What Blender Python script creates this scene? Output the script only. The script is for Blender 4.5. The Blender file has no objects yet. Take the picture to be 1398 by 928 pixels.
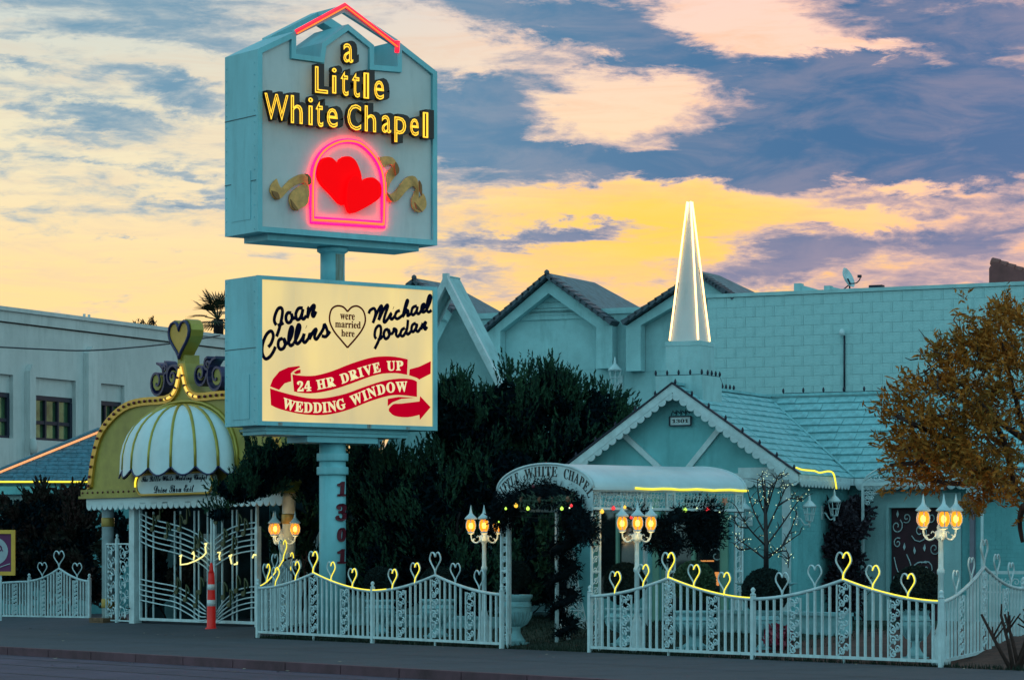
import bpy, math, random
import numpy as np
from mathutils import Vector, Matrix
random.seed(7)
rng = np.random.default_rng(7)
PI = math.pi
scene = bpy.context.scene
C = scene.collection

# ------------------------------------------------------------------ camera
FPX = 4000.0; CAMZ = 1.6; HZ = 758.0          # focal length in photo pixels, eye height, horizon row
cam_d = bpy.data.cameras.new('camera'); cam = bpy.data.objects.new('camera', cam_d); C.objects.link(cam)
cam.location = (0, 0, CAMZ); cam.rotation_euler = (PI/2, 0, 0)
cam_d.sensor_width = 36; cam_d.lens = FPX/1398*36
cam_d.shift_y = (HZ-464)/1398
cam_d.clip_start = 0.1; cam_d.clip_end = 3000
scene.camera = cam
scene.view_settings.view_transform = 'Standard'; scene.view_settings.look = 'None'
scene.view_settings.exposure = 0.12; scene.view_settings.gamma = 1.0
scene.cycles.max_bounces = 5; scene.cycles.diffuse_bounces = 2; scene.cycles.glossy_bounces = 2
scene.cycles.transmission_bounces = 3; scene.cycles.sample_clamp_indirect = 4.0
scene.cycles.use_denoising = True

# ------------------------------------------------------------------ dusk sky (direction based, procedural)
SUN_AZ = math.radians(3.5); SUN_EL = math.radians(3.0)
world = bpy.data.worlds.new('World'); scene.world = world; world.use_nodes = True
wt = world.node_tree; wt.nodes.clear()
def N(tree, typ, **kw):
    n = tree.nodes.new(typ)
    for k, v in kw.items(): setattr(n, k, v)
    return n
def srgb(r, g, b):
    f = lambda c: c/255/12.92 if c/255 <= .04045 else ((c/255+.055)/1.055)**2.4
    return (f(r), f(g), f(b), 1)
class WT:
    t = wt
    @classmethod
    def m(s, op, a, b=None, c=None, clamp=False):
        n = N(s.t, 'ShaderNodeMath', operation=op); n.use_clamp = clamp
        for i, v in enumerate((a, b, c)):
            if v is None: continue
            if isinstance(v, (int, float)): n.inputs[i].default_value = v
            else: s.t.links.new(v, n.inputs[i])
        return n.outputs[0]
    @classmethod
    def step(s, x, a, b):
        n = N(s.t, 'ShaderNodeMapRange', interpolation_type='SMOOTHSTEP')
        s.t.links.new(x, n.inputs[0]); n.inputs[1].default_value = a; n.inputs[2].default_value = b
        return n.outputs[0]
    @classmethod
    def mix(s, f, a, b):
        n = N(s.t, 'ShaderNodeMix', data_type='RGBA'); n.clamp_factor = True
        if isinstance(f, (int, float)): n.inputs[0].default_value = f
        else: s.t.links.new(f, n.inputs[0])
        for i, v in ((6, a), (7, b)):
            if isinstance(v, tuple): n.inputs[i].default_value = v
            else: s.t.links.new(v, n.inputs[i])
        return n.outputs[2]
tc = N(wt, 'ShaderNodeTexCoord'); sep = N(wt, 'ShaderNodeSeparateXYZ')
wt.links.new(tc.outputs['Generated'], sep.inputs[0])
az = WT.m('ARCTAN2', sep.outputs[0], sep.outputs[1])
el = WT.m('ARCSINE', sep.outputs[2])
U = WT.m('MULTIPLY', az, 4000/100.)            # 100 units of U/V = 1.43 degrees
V = WT.m('MULTIPLY', el, 4000/100.)
# warped coordinates so that cloud outlines are ragged
def noise(scale_vec, detail=6, rough=.6, dist=0.0, w=0.0):
    mp = N(wt, 'ShaderNodeMapping'); mp.inputs['Scale'].default_value = scale_vec; mp.inputs['Location'].default_value = (w, w*2.1, w*.7)
    wt.links.new(tc.outputs['Generated'], mp.inputs[0])
    n = N(wt, 'ShaderNodeTexNoise'); n.inputs['Scale'].default_value = 1; n.inputs['Detail'].default_value = detail
    n.inputs['Roughness'].default_value = rough; n.inputs['Distortion'].default_value = dist
    wt.links.new(mp.outputs[0], n.inputs['Vector']); return n
w1 = noise((22, 22, 70), 7, .68, .3, 3.0)
sw = N(wt, 'ShaderNodeSeparateColor'); wt.links.new(w1.outputs['Color'], sw.inputs[0])
U2 = WT.m('ADD', U, WT.m('MULTIPLY', WT.m('SUBTRACT', sw.outputs[0], .5), 2.6))
V2 = WT.m('ADD', V, WT.m('MULTIPLY', WT.m('SUBTRACT', sw.outputs[1], .5), 1.1))
comb = N(wt, 'ShaderNodeCombineXYZ'); wt.links.new(U2, comb.inputs[0]); wt.links.new(V2, comb.inputs[1])
# cloud banks: bearing and height as seen (px, py), half sizes, tilt in degrees, density
BANKS = [
 (880, 62, 190, 36, -14, 1.1), (790, 40, 110, 24, -5, .9), (1130, 120, 190, 34, -6, 1.0), (1290, 140, 170, 60, 0, .95), (1030, 205, 230, 24, 4, 1.05),
 (1200, 190, 190, 40, 0, .8), (700, 130, 100, 26, 8, .75), (650, 190, 110, 34, 3, .85), (700, 215, 150, 20, -4, .9), (1290, 40, 160, 36, -8, .9),
 (1110, 232, 150, 16, 0, .75), (900, 240, 130, 12, -6, .55), (690, 328, 130, 11, 6, .8), (800, 318, 70, 6, 2, .5),
 (1200, 345, 200, 22, 5, .75), (1060, 362, 90, 16, 14, .6), (1180, 285, 150, 12, 0, .55), (1330, 250, 110, 30, 5, .5),
 (640, 372, 70, 12, -4, .5), (1230, 390, 200, 16, 0, .5),
 (210, 28, 190, 26, -4, .75), (300, 72, 150, 16, -8, .7), (95, 178, 80, 9, -8, .75), (260, 150, 60, 12, -14, .6), (235, 132, 50, 8, 0, .4),
 (30, 102, 40, 7, -4, .5), (275, 278, 55, 7, 6, .7), (250, 250, 80, 7, -10, .5), (140, 168, 60, 7, -10, .5), (205, 327, 34, 3, 0, .35),
 (640, 18, 110, 12, -4, .6), (720, 262, 150, 14, 6, .5), (1360, 330, 120, 34, 0, .55), (640, 150, 90, 40, 0, .5), (1250, 225, 160, 26, 4, .5), (40, 50, 90, 8, 0, .35), (180, 118, 90, 8, -8, .4), (120, 205, 80, 6, -6, .4), (60, 62, 50, 6, 0, .3), (640, 250, 80, 12, 0, .5), (110, 237, 60, 4, 0, .3), (30, 10, 60, 14, 0, .3),
 (870, 132, 150, 30, 12, -1.0), (1000, 36, 100, 40, -20, -.95), (880, 280, 190, 22, 0, -.8), (1160, 78, 120, 12, -4, -1.1), (800, 215, 130, 10, 10, -.6), (1260, 262, 120, 9, 0, -.6), (1130, 310, 120, 10, 0, -.6), (1330, 200, 60, 14, 20, -.4), (640, 100, 40, 12, 0, -.5),
 (620, 60, 70, 22, 0, -.5), (1180, 172, 70, 10, 6, -.9), (760, 195, 60, 9, -4, -.4), (820, 100, 50, 8, 0, -.3)]
tot = None
for px, py, rx, ry, an, amp in BANKS:
    if amp > 0: rx *= 1.2; ry *= 1.25
    mp = N(wt, 'ShaderNodeMapping', vector_type='TEXTURE')
    mp.inputs['Location'].default_value = ((px-699)/100., (HZ-py)/100., 0)
    mp.inputs['Rotation'].default_value = (0, 0, math.radians(an)); mp.inputs['Scale'].default_value = (rx/100., ry/100., 1)
    wt.links.new(comb.outputs[0], mp.inputs[0])
    d = N(wt, 'ShaderNodeVectorMath', operation='DOT_PRODUCT')
    wt.links.new(mp.outputs[0], d.inputs[0]); wt.links.new(mp.outputs[0], d.inputs[1])
    e = WT.m('EXPONENT', WT.m('MULTIPLY', d.outputs['Value'], -1.0))
    e = WT.m('MULTIPLY', e, amp)
    tot = e if tot is None else WT.m('ADD', tot, e)
nA = noise((20, 20, 95), 9, .66, .5, 1.0); nB = noise((70, 70, 260), 7, .62, .4, 5.0)
detail = WT.m('ADD', WT.m('MULTIPLY', WT.m('SUBTRACT', nA.outputs[0], .5), 1.9), WT.m('MULTIPLY', WT.m('SUBTRACT', nB.outputs[0], .5), 1.3))
dens = WT.m('ADD', tot, detail)
front = WT.step(sep.outputs[1], -.2, .85)      # 1 towards the sunset, 0 away from it
# clear sky behind the clouds
lr = WT.step(U, -6.0, 5.5)                     # left .. right of the view
low = WT.mix(lr, srgb(255, 218, 152), srgb(255, 200, 122))
midc = WT.mix(lr, srgb(236, 224, 190), srgb(255, 212, 176))
hi = WT.mix(lr, srgb(196, 208, 206), srgb(250, 208, 192))
base = WT.mix(WT.step(V, 3.3, 5.6), low, midc)
base = WT.mix(WT.step(V, 5.2, 8.0), base, hi)
base = WT.mix(WT.step(V, 8.5, 24), base, srgb(120, 160, 190))
# glow low over the roofs where the sun went down
gm = N(wt, 'ShaderNodeMapping', vector_type='TEXTURE')
gm.inputs['Location'].default_value = (1.9, 4.45, 0); gm.inputs['Scale'].default_value = (2.6, .75, 1)
wt.links.new(comb.outputs[0], gm.inputs[0])
gd = N(wt, 'ShaderNodeVectorMath', operation='DOT_PRODUCT'); wt.links.new(gm.outputs[0], gd.inputs[0]); wt.links.new(gm.outputs[0], gd.inputs[1])
glow = WT.m('EXPONENT', WT.m('MULTIPLY', gd.outputs['Value'], -1.0))
base = WT.mix(WT.m('MULTIPLY', glow, 1.0), base, srgb(255, 208, 92))
pinkr = WT.m('MULTIPLY', WT.step(U, 4.5, 7.2), WT.m('SUBTRACT', 1.0, WT.step(V, 4.6, 7.2)))
base = WT.mix(WT.m('MULTIPLY', pinkr, .55), base, srgb(246, 176, 150))
nE = noise((16, 16, 120), 8, .68, .6, 21.0)
base = WT.mix(WT.m('MULTIPLY', WT.step(nE.outputs[0], .42, .66), .38), base, WT.mix(lr, srgb(214, 196, 176), srgb(250, 176, 128)))
# cloud colour: thin edges lit peach and mauve, thick parts blue
cedge = WT.mix(lr, srgb(166, 182, 188), srgb(214, 178, 174))
cdark = WT.mix(lr, srgb(104, 148, 174), srgb(0, 98, 148))
cdark = WT.mix(WT.m('MULTIPLY', WT.m('SUBTRACT', 1.0, WT.step(V, 3.6, 5.4)), .65), cdark, srgb(124, 126, 160))
cdark = WT.mix(WT.m('MULTIPLY', WT.step(U, 4.0, 7.5), .15), cdark, srgb(146, 136, 170))
nC = noise((26, 26, 95), 7, .62, .5, 8.0)
nD = noise((9, 9, 34), 4, .55, .4, 12.0)
dens = WT.m('ADD', dens, WT.m('MULTIPLY', WT.m('SUBTRACT', nD.outputs[0], .5), 1.1))
shade = WT.step(nC.outputs[0], .36, .66)
cdark = WT.mix(WT.m('MULTIPLY', shade, .20), cdark, cedge)
c1 = WT.mix(WT.m('MULTIPLY', WT.step(dens, -.05, .55), .92), base, cedge)
c2 = WT.mix(WT.m('MULTIPLY', WT.step(dens, .22, .98), .96), c1, cdark)
# the rest of the dome: teal dusk away from the sunset
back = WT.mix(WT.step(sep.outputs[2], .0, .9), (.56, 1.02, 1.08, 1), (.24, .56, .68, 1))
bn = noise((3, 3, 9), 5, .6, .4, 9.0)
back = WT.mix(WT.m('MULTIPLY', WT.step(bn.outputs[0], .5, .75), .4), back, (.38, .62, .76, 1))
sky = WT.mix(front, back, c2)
ns = N(wt, 'ShaderNodeTexSky', sky_type='NISHITA'); ns.sun_disc = False
ns.sun_elevation = SUN_EL; ns.sun_rotation = SUN_AZ
add = N(wt, 'ShaderNodeMix', data_type='RGBA', blend_type='ADD'); add.inputs[0].default_value = .0015
wt.links.new(sky, add.inputs[6]); wt.links.new(ns.outputs[0], add.inputs[7])
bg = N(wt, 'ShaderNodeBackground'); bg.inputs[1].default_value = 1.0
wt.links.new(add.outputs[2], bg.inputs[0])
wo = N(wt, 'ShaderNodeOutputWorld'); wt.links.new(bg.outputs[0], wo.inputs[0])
sl = bpy.data.lights.new('sun', 'SUN'); sun = bpy.data.objects.new('sun', sl); C.objects.link(sun)
sl.energy = 0.5; sl.angle = math.radians(10); sl.color = (1, .78, .5)
sun.rotation_euler = (-(PI/2-SUN_EL), 0, -SUN_AZ)
sun.location = (0, 0, 40)

# ------------------------------------------------------------------ materials
MATS = {}
def mat(name, col, rough=.6, metal=0.0, stain=0.0, var=.12, scale=3.0, bump=.0, bscale=60., emit=None, es=0.0, island=0.0, col2=None, spec=.5, streak=0.0):
    if name in MATS: return MATS[name]
    m = bpy.data.materials.new(name); m.use_nodes = True; t = m.node_tree; t.nodes.clear()
    out = N(t, 'ShaderNodeOutputMaterial'); b = N(t, 'ShaderNodeBsdfPrincipled'); t.links.new(b.outputs[0], out.inputs[0])
    b.inputs['Roughness'].default_value = rough; b.inputs['Metallic'].default_value = metal
    b.inputs['Specular IOR Level'].default_value = spec
    c = (*col, 1) if len(col) == 3 else col
    c2 = tuple(x*(1-var*2) for x in c[:3])+(1,) if col2 is None else (*col2, 1)
    tcn = N(t, 'ShaderNodeTexCoord')
    nz = N(t, 'ShaderNodeTexNoise'); nz.inputs['Scale'].default_value = scale; nz.inputs['Detail'].default_value = 6; nz.inputs['Roughness'].default_value = .65
    if streak:
        mp = N(t, 'ShaderNodeMapping'); mp.inputs['Scale'].default_value = (1, 1, streak); t.links.new(tcn.outputs['Object'], mp.inputs[0]); t.links.new(mp.outputs[0], nz.inputs['Vector'])
    else: t.links.new(tcn.outputs['Object'], nz.inputs['Vector'])
    mx = N(t, 'ShaderNodeMix', data_type='RGBA'); mx.inputs[6].default_value = c; mx.inputs[7].default_value = c2
    mr = N(t, 'ShaderNodeMapRange'); mr.inputs[1].default_value = .35; mr.inputs[2].default_value = .7
    t.links.new(nz.outputs[0], mr.inputs[0]); fac = mr.outputs[0]
    if island:
        g = N(t, 'ShaderNodeNewGeometry'); ad = N(t, 'ShaderNodeMath', operation='ADD'); ml = N(t, 'ShaderNodeMath', operation='MULTIPLY')
        ml.inputs[1].default_value = island; ml2 = N(t, 'ShaderNodeMath', operation='MULTIPLY'); ml2.inputs[1].default_value = 1-island
        t.links.new(g.outputs['Random Per Island'], ml.inputs[0]); t.links.new(fac, ml2.inputs[0]); t.links.new(ml.outputs[0], ad.inputs[0]); t.links.new(ml2.outputs[0], ad.inputs[1]); fac = ad.outputs[0]
    t.links.new(fac, mx.inputs[0]); colo = mx.outputs[2]
    if stain:      # rain streaks and patched paint
        for (sc_, dt, lo_, hi_, am) in (((2.2, 2.2, .35), 7, .52, .72, stain), ((.5, .5, .6), 5, .45, .7, stain*.6)):
            m3 = N(t, 'ShaderNodeMapping'); m3.inputs['Scale'].default_value = sc_; t.links.new(tcn.outputs['Object'], m3.inputs[0])
            n3 = N(t, 'ShaderNodeTexNoise'); n3.inputs['Scale'].default_value = 1.6; n3.inputs['Detail'].default_value = dt; n3.inputs['Roughness'].default_value = .7; t.links.new(m3.outputs[0], n3.inputs['Vector'])
            r3 = N(t, 'ShaderNodeMapRange'); r3.inputs[1].default_value = lo_; r3.inputs[2].default_value = hi_; r3.inputs[4].default_value = am; t.links.new(n3.outputs[0], r3.inputs[0])
            x3 = N(t, 'ShaderNodeMix', data_type='RGBA'); t.links.new(r3.outputs[0], x3.inputs[0]); t.links.new(colo, x3.inputs[6]); x3.inputs[7].default_value = (c[0]*.42, c[1]*.48, c[2]*.48, 1); colo = x3.outputs[2]
    t.links.new(colo, b.inputs['Base Color'])
    if bump:
        n2 = N(t, 'ShaderNodeTexNoise'); n2.inputs['Scale'].default_value = bscale; n2.inputs['Detail'].default_value = 4
        t.links.new(tcn.outputs['Object'], n2.inputs['Vector'])
        bp = N(t, 'ShaderNodeBump'); bp.inputs['Strength'].default_value = bump; bp.inputs['Distance'].default_value = .02
        t.links.new(n2.outputs[0], bp.inputs['Height']); t.links.new(bp.outputs[0], b.inputs['Normal'])
    if emit:
        b.inputs['Emission Color'].default_value = (*emit, 1); b.inputs['Emission Strength'].default_value = es
    MATS[name] = m; return m
PAINT = (.50, .74, .77)
white = mat('white_painted_metal', (.58, .72, .76), .45, var=.16, stain=.25, scale=4, bump=.05)
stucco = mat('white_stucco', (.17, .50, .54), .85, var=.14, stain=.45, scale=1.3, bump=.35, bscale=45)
farwall = mat('pale_stucco_far', (.58, .60, .60), .9, stain=.4, var=.10, scale=.5, bump=.3, bscale=25, streak=.3)
signpaint = mat('pale_enamel_cabinet', (.22, .56, .63), .5, stain=.4, var=.10, scale=1.2, bump=.06, streak=.3)
signface = mat('pale_sign_panel', (.62, .61, .61), .55, stain=.25, var=.06, scale=1.0)
shingle_m = mat('painted_shingle', (.25, .56, .61), .8, stain=.3, var=.22, scale=5, bump=.3, bscale=70)
shadowgap = mat('dark_joint', (.08, .14, .16), .9)
block_m = mat('painted_block', (.42, .66, .67), .9, var=.14, scale=.9, bump=.5, bscale=30, col2=(.33, .58, .61))
brick_m = mat('painted_brick', (.165, .48, .52), .85, stain=.3, var=.12, scale=2, bump=.3, bscale=60)
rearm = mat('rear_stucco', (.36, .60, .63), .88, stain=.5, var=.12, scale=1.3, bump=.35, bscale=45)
tile_dark = mat('slate_roof_tile', (.07, .09, .12), .6, var=.25, scale=9, bump=.4)
tile_slope = mat('weathered_roof_tile', (.13, .22, .26), .7, var=.25, scale=6, bump=.4)
blueroof = mat('blue_asphalt_shingle', (.07, .20, .27), .85, var=.3, scale=8, bump=.4)
terra = mat('terracotta_stucco', (.22, .07, .07), .8, var=.2)
gold = mat('old_gold_panel', (.40, .31, .06), .5, var=.18, scale=2.0, bump=.1)
goldtrim = mat('gold_trim', (.72, .40, .06), .35, metal=.4, var=.1)
brassgreen = mat('brass_rib', (.46, .36, .06), .35, metal=.3)
awning = mat('pale_awning_vinyl', (.60, .74, .78), .45, var=.06)
navy = mat('navy_enamel', (.012, .016, .09), .4)
black = mat('black_paint', (.012, .012, .016), .5)
darkred = mat('oxblood_paint', (.13, .005, .02), .5)
redpaint = mat('red_translucent_banner', (.35, .0, .01), .8, spec=.0, emit=(.62, .0, .02), es=.6)
inknavy = mat('navy_vinyl_ink', (.002, .003, .02), .8, spec=.05)
inkred = mat('maroon_vinyl_ink', (.16, .003, .005), .8, spec=.05)
def lit(name, col, s): return mat(name, tuple(min(1, c*.6+.02) for c in col), .5, emit=col, es=s)
neon_y = lit('yellow_neon', (1.0, .80, .045), 1.15)
neon_w = lit('warm_white_neon', (1.0, .62, .24), 3.2)
neon_r = lit('red_neon', (1.0, .01, .035), 1.6)
neon_o = lit('orange_red_neon', (1.0, .20, .02), 1.2)
neon_p = lit('pink_halo_neon', (1.0, .0, .022), 15.0)
neon_or = lit('orange_neon', (1.0, .36, .13), 1.0)
amber = lit('amber_lamp_glass', (1.0, .36, .012), 1.15)
_t = amber.node_tree; _o = _t.nodes['Material Output']; _p = [n for n in _t.nodes if n.type == 'BSDF_PRINCIPLED'][0]
_tr = N(_t, 'ShaderNodeBsdfTransparent'); _tr.inputs[0].default_value = (1, .62, .18, 1); _ms = N(_t, 'ShaderNodeMixShader'); _ms.inputs[0].default_value = .42
_t.links.new(_p.outputs[0], _ms.inputs[1]); _t.links.new(_tr.outputs[0], _ms.inputs[2]); _t.links.new(_ms.outputs[0], _o.inputs[0])
bulbcore = lit('lamp_bulb', (1.0, .85, .38), 9.0)
bulbw = lit('tiny_white_bulb', (.85, 1.0, .60), 1.0)
bulbg = lit('green_bauble_light', (.55, .95, .10), 1.3)
bulbr = lit('red_bauble_light', (1.0, .04, .05), .9)
bulbo = lit('orange_bauble_light', (1.0, .55, .05), 1.2)
marquee = lit('marquee_channel', (.95, .62, .12), .55)
signglow = None
darkchan = mat('dark_bronze_letter', (.030, .012, .010), .5)
glassd = mat('dark_window_glass', (.010, .018, .02), .08, var=.3, spec=1.0)
glassgold = mat('tinted_window_glass', (.12, .24, .13), .12, metal=.5, var=.4, scale=.8)
frame_d = mat('dark_window_frame', (.006, .010, .03), .6)
asphalt = mat('asphalt', (.092, .062, .108), .85, stain=.55, var=.25, scale=.9, bump=.5, bscale=60, streak=1)
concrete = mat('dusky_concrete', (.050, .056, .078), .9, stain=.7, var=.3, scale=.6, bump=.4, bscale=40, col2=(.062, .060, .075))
curbred = mat('faded_red_kerb', (.13, .055, .075), .85, var=.3, scale=1.5, bump=.3)
soil = mat('red_brown_soil', (.105, .045, .035), 1.0, var=.35, scale=4, bump=.8, bscale=40)
grassm = mat('dark_grass', (.016, .035, .022), 1.0, var=.4, scale=8, island=.6)
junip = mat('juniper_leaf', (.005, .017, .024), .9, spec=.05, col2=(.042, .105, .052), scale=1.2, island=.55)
junid = mat('juniper_shade_leaf', (.002, .005, .012), .95, spec=.0, col2=(.006, .018, .018), scale=1.2, island=.5)  # darker leaf copy, shade inside the crown put into the colour
hedgel = mat('hedge_leaf', (.012, .030, .022), .9, spec=.05, col2=(.060, .020, .022), scale=.9, island=.4)
topm = mat('topiary_leaf', (.011, .021, .024), .95, spec=.05, col2=(.022, .036, .030), scale=9, island=.6)
topg = mat('green_topiary_leaf', (.020, .055, .022), .8, col2=(.03, .07, .03), scale=9, island=.6)
orangel = mat('autumn_leaf', (.52, .145, .016), .7, spec=.1, col2=(.12, .10, .028), scale=1.1, island=.5)
garl = mat('garland_needle', (.003, .006, .012), .95, spec=.05, col2=(.010, .020, .022), island=.6)
ivy = mat('ivy_leaf', (.012, .014, .026), .7, col2=(.028, .010, .020), island=.6)
bark = mat('dark_bark', (.022, .018, .020), .95, spec=.1, var=.3, scale=12, bump=.6)
barkr = mat('red_brown_bark', (.06, .025, .02), .95, var=.3, scale=12, bump=.6)
stone = mat('pale_cast_stone', (.28, .56, .62), .85, stain=.4, var=.18, scale=5, bump=.35, bscale=50)
redcone = mat('red_plastic', (.75, .02, .015), .5, emit=(1, .0, .0), es=.06)  # faint red glow added to the plastic, which is no lamp
reflw = mat('reflective_white_band', (.70, .72, .74), .3)
maroon = mat('maroon_backing', (.055, .008, .022), .6, var=.3)
tealdoor = mat('pale_green_door', (.20, .42, .32), .6)
mauve = mat('plum_velvet_panel', (.16, .015, .11), .6)
brickbase = mat('brown_brick', (.19, .10, .055), .9, var=.25, scale=6, bump=.4)
trimglow = mat('brass_band', (.42, .27, .06), .4, metal=.3)
cable_m = mat('black_cable', (.02, .03, .04), .6)

# ------------------------------------------------------------------ mesh helpers
class MB:
    def __init__(s): s.v = []; s.f = []; s.sm = []
    def add(s, vs, fs, smooth=False):
        o = len(s.v); s.v.extend([tuple(p) for p in vs]); s.f.extend([tuple(i+o for i in f) for f in fs]); s.sm.extend([smooth]*len(fs)); return s
    def box(s, x0, x1, y0, y1, z0, z1):
        return s.add([(x0,y0,z0),(x1,y0,z0),(x1,y1,z0),(x0,y1,z0),(x0,y0,z1),(x1,y0,z1),(x1,y1,z1),(x0,y1,z1)],
                     [(0,3,2,1),(4,5,6,7),(0,1,5,4),(1,2,6,5),(2,3,7,6),(3,0,4,7)])
    def bar(s, p, q, w, h=None, up=(0,0,1)):
        h = w if h is None else h; p = Vector(p); q = Vector(q); d = (q-p).normalized(); u = Vector(up)
        if abs(d.dot(u)) > .98: u = Vector((0,1,0))
        a = d.cross(u).normalized()*w/2; b = a.cross(d).normalized()*h/2
        vs = [p-a-b, p+a-b, p+a+b, p-a+b, q-a-b, q+a-b, q+a+b, q-a+b]
        return s.add(vs, [(0,1,2,3),(7,6,5,4),(1,0,4,5),(2,1,5,6),(3,2,6,7),(0,3,7,4)])
    def prism(s, poly, y0, y1):           # polygon in x,z pushed from y0 to y1 (y0 is the side facing the viewer)
        n = len(poly); area = sum(poly[i][0]*poly[(i+1) % n][1]-poly[(i+1) % n][0]*poly[i][1] for i in range(n))
        if area < 0: poly = poly[::-1]
        vs = [(x, y0, z) for x, z in poly]+[(x, y1, z) for x, z in poly]
        fs = [tuple(range(n)), tuple(range(2*n-1, n-1, -1))]+[((i+1) % n, i, n+i, n+(i+1) % n) for i in range(n)]
        return s.add(vs, fs)
    def tube(s, pts, r, n=6, closed=False, flat=None):
        pts = [Vector(p) for p in pts]; m = len(pts); rs = r if isinstance(r, (list, tuple)) else [r]*m
        vs = []; ref = None
        for i, p in enumerate(pts):
            a = pts[(i-1) % m] if (closed or i > 0) else p; b = pts[(i+1) % m] if (closed or i < m-1) else p
            d = (b-a); d = d.normalized() if d.length > 1e-9 else Vector((0,0,1))
            if ref is None:
                ref = Vector((0,1,0)) if flat is not None else (Vector((0,0,1)) if abs(d.z) < .9 else Vector((1,0,0)))
            x = ref-d*ref.dot(d)
            x = x.normalized() if x.length > 1e-6 else d.orthogonal().normalized()
            if flat is None: ref = x
            y = d.cross(x)
            for k in range(n):
                t = 2*PI*k/n; fx = rs[i] if flat is None else flat
                vs.append(p+x*math.cos(t)*fx+y*math.sin(t)*rs[i])
        fs = []
        for i in range(m if closed else m-1):
            for k in range(n):
                a = i*n+k; b = i*n+(k+1) % n; c = ((i+1) % m)*n+(k+1) % n; d = ((i+1) % m)*n+k
                fs.append((a, b, c, d))
        if not closed: fs += [tuple(range(n-1, -1, -1)), tuple((m-1)*n+k for k in range(n))]
        return s.add(vs, fs, n > 4)
    def lathe(s, prof, n=16, c=(0,0,0), smooth=True):
        vs = []; fs = []
        for r, z in prof:
            for k in range(n): vs.append((c[0]+r*math.cos(2*PI*k/n), c[1]+r*math.sin(2*PI*k/n), c[2]+z))
        for i in range(len(prof)-1):
            for k in range(n): fs.append((i*n+k, i*n+(k+1) % n, (i+1)*n+(k+1) % n, (i+1)*n+k))
        fs += [tuple(range(n-1, -1, -1)), tuple((len(prof)-1)*n+k for k in range(n))]
        return s.add(vs, fs, smooth)
    def ball(s, c, r, n=10, m=6, sz=1.0):
        return s.lathe([(max(1e-3, r*math.sin(PI*i/m)), -r*sz*math.cos(PI*i/m)) for i in range(m+1)], n, c)
    def quad(s, *p): return s.add(p, [tuple(range(len(p)))])
    def mesh(s, name, m):
        me = bpy.data.meshes.new(name); me.from_pydata(s.v, [], s.f)
        me.polygons.foreach_set('use_smooth', s.sm); me.materials.append(m); me.update(); return me
    def build(s, name, m, parent=None, loc=None, rotz=0):
        return link(name, s.mesh(name, m), parent, loc, (0,0,rotz) if rotz else None)
def link(name, me, parent=None, loc=None, rot=None, scale=None):
    o = bpy.data.objects.new(name, me); C.objects.link(o)
    if parent is not None: o.parent = parent
    if loc is not None: o.location = loc
    if rot is not None: o.rotation_euler = rot
    if scale is not None: o.scale = scale
    return o
def npmesh(name, verts, quads, m):
    me = bpy.data.meshes.new(name); nv = len(verts); nf = len(quads); k = quads.shape[1]
    me.vertices.add(nv); me.vertices.foreach_set('co', verts.astype(np.float32).ravel())
    me.loops.add(nf*k); me.loops.foreach_set('vertex_index', quads.astype(np.int32).ravel())
    me.polygons.add(nf); me.polygons.foreach_set('loop_start', np.arange(0, nf*k, k, dtype=np.int32))
    me.update(calc_edges=True); me.materials.append(m); return me
def tag(o, label, cat, group=None):
    o['label'] = label; o['category'] = cat
    if group: o['group'] = group
    return o
def struct(o): o['kind'] = 'structure'; return o
def stuff(o): o['kind'] = 'stuff'; return o
def thing(name, label, cat, loc=(0,0,0), rotz=0.0, group=None):
    o = bpy.data.objects.new(name, None); C.objects.link(o); o.empty_display_size = .2
    o.location = loc; o.rotation_euler = (0, 0, rotz); tag(o, label, cat, group)
    return o
def copy_tree(o, parent=None):
    c = o.copy(); C.objects.link(c)
    if parent is not None: c.parent = parent
    for ch in list(o.children): copy_tree(ch, c)
    return c
def W(px, py, d): return Vector(((px-699)*d/FPX, d, CAMZ+(HZ-py)*d/FPX))
def mw(root): return Matrix.Translation(root.location) @ Matrix.Rotation(root.rotation_euler.z, 4, 'Z')
def PT(root, px, py, y0=0.0):
    """where the line of sight to a point measured in the photograph meets this thing's own plane y = y0 -> (x, z)"""
    M = mw(root).inverted(); o = M @ Vector((0, 0, CAMZ)); q = M @ W(px, py, 10.0); d = q-o
    t = (y0-o.y)/d.y; p = o+d*t; return (p.x, p.z)
def poly_on(root, pts, y0, ox=0, oy=0, sc=1.0): return [PT(root, ox+x/sc, oy+y/sc, y0) for x, y in pts]
def smooth_path(pts, k=4, closed=False):
    pts = [Vector(p) for p in pts]; n = len(pts); out = []
    rngi = range(n if closed else n-1)
    for i in rngi:
        p0 = pts[(i-1) % n] if (closed or i > 0) else pts[i]; p1 = pts[i]; p2 = pts[(i+1) % n]
        p3 = pts[(i+2) % n] if (closed or i < n-2) else p2
        for j in range(k):
            t = j/k
            out.append(.5*((2*p1)+(p2-p0)*t+(2*p0-5*p1+4*p2-p3)*t*t+(3*p1-p0-3*p2+p3)*t**3))
    if not closed: out.append(pts[-1])
    return out
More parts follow.
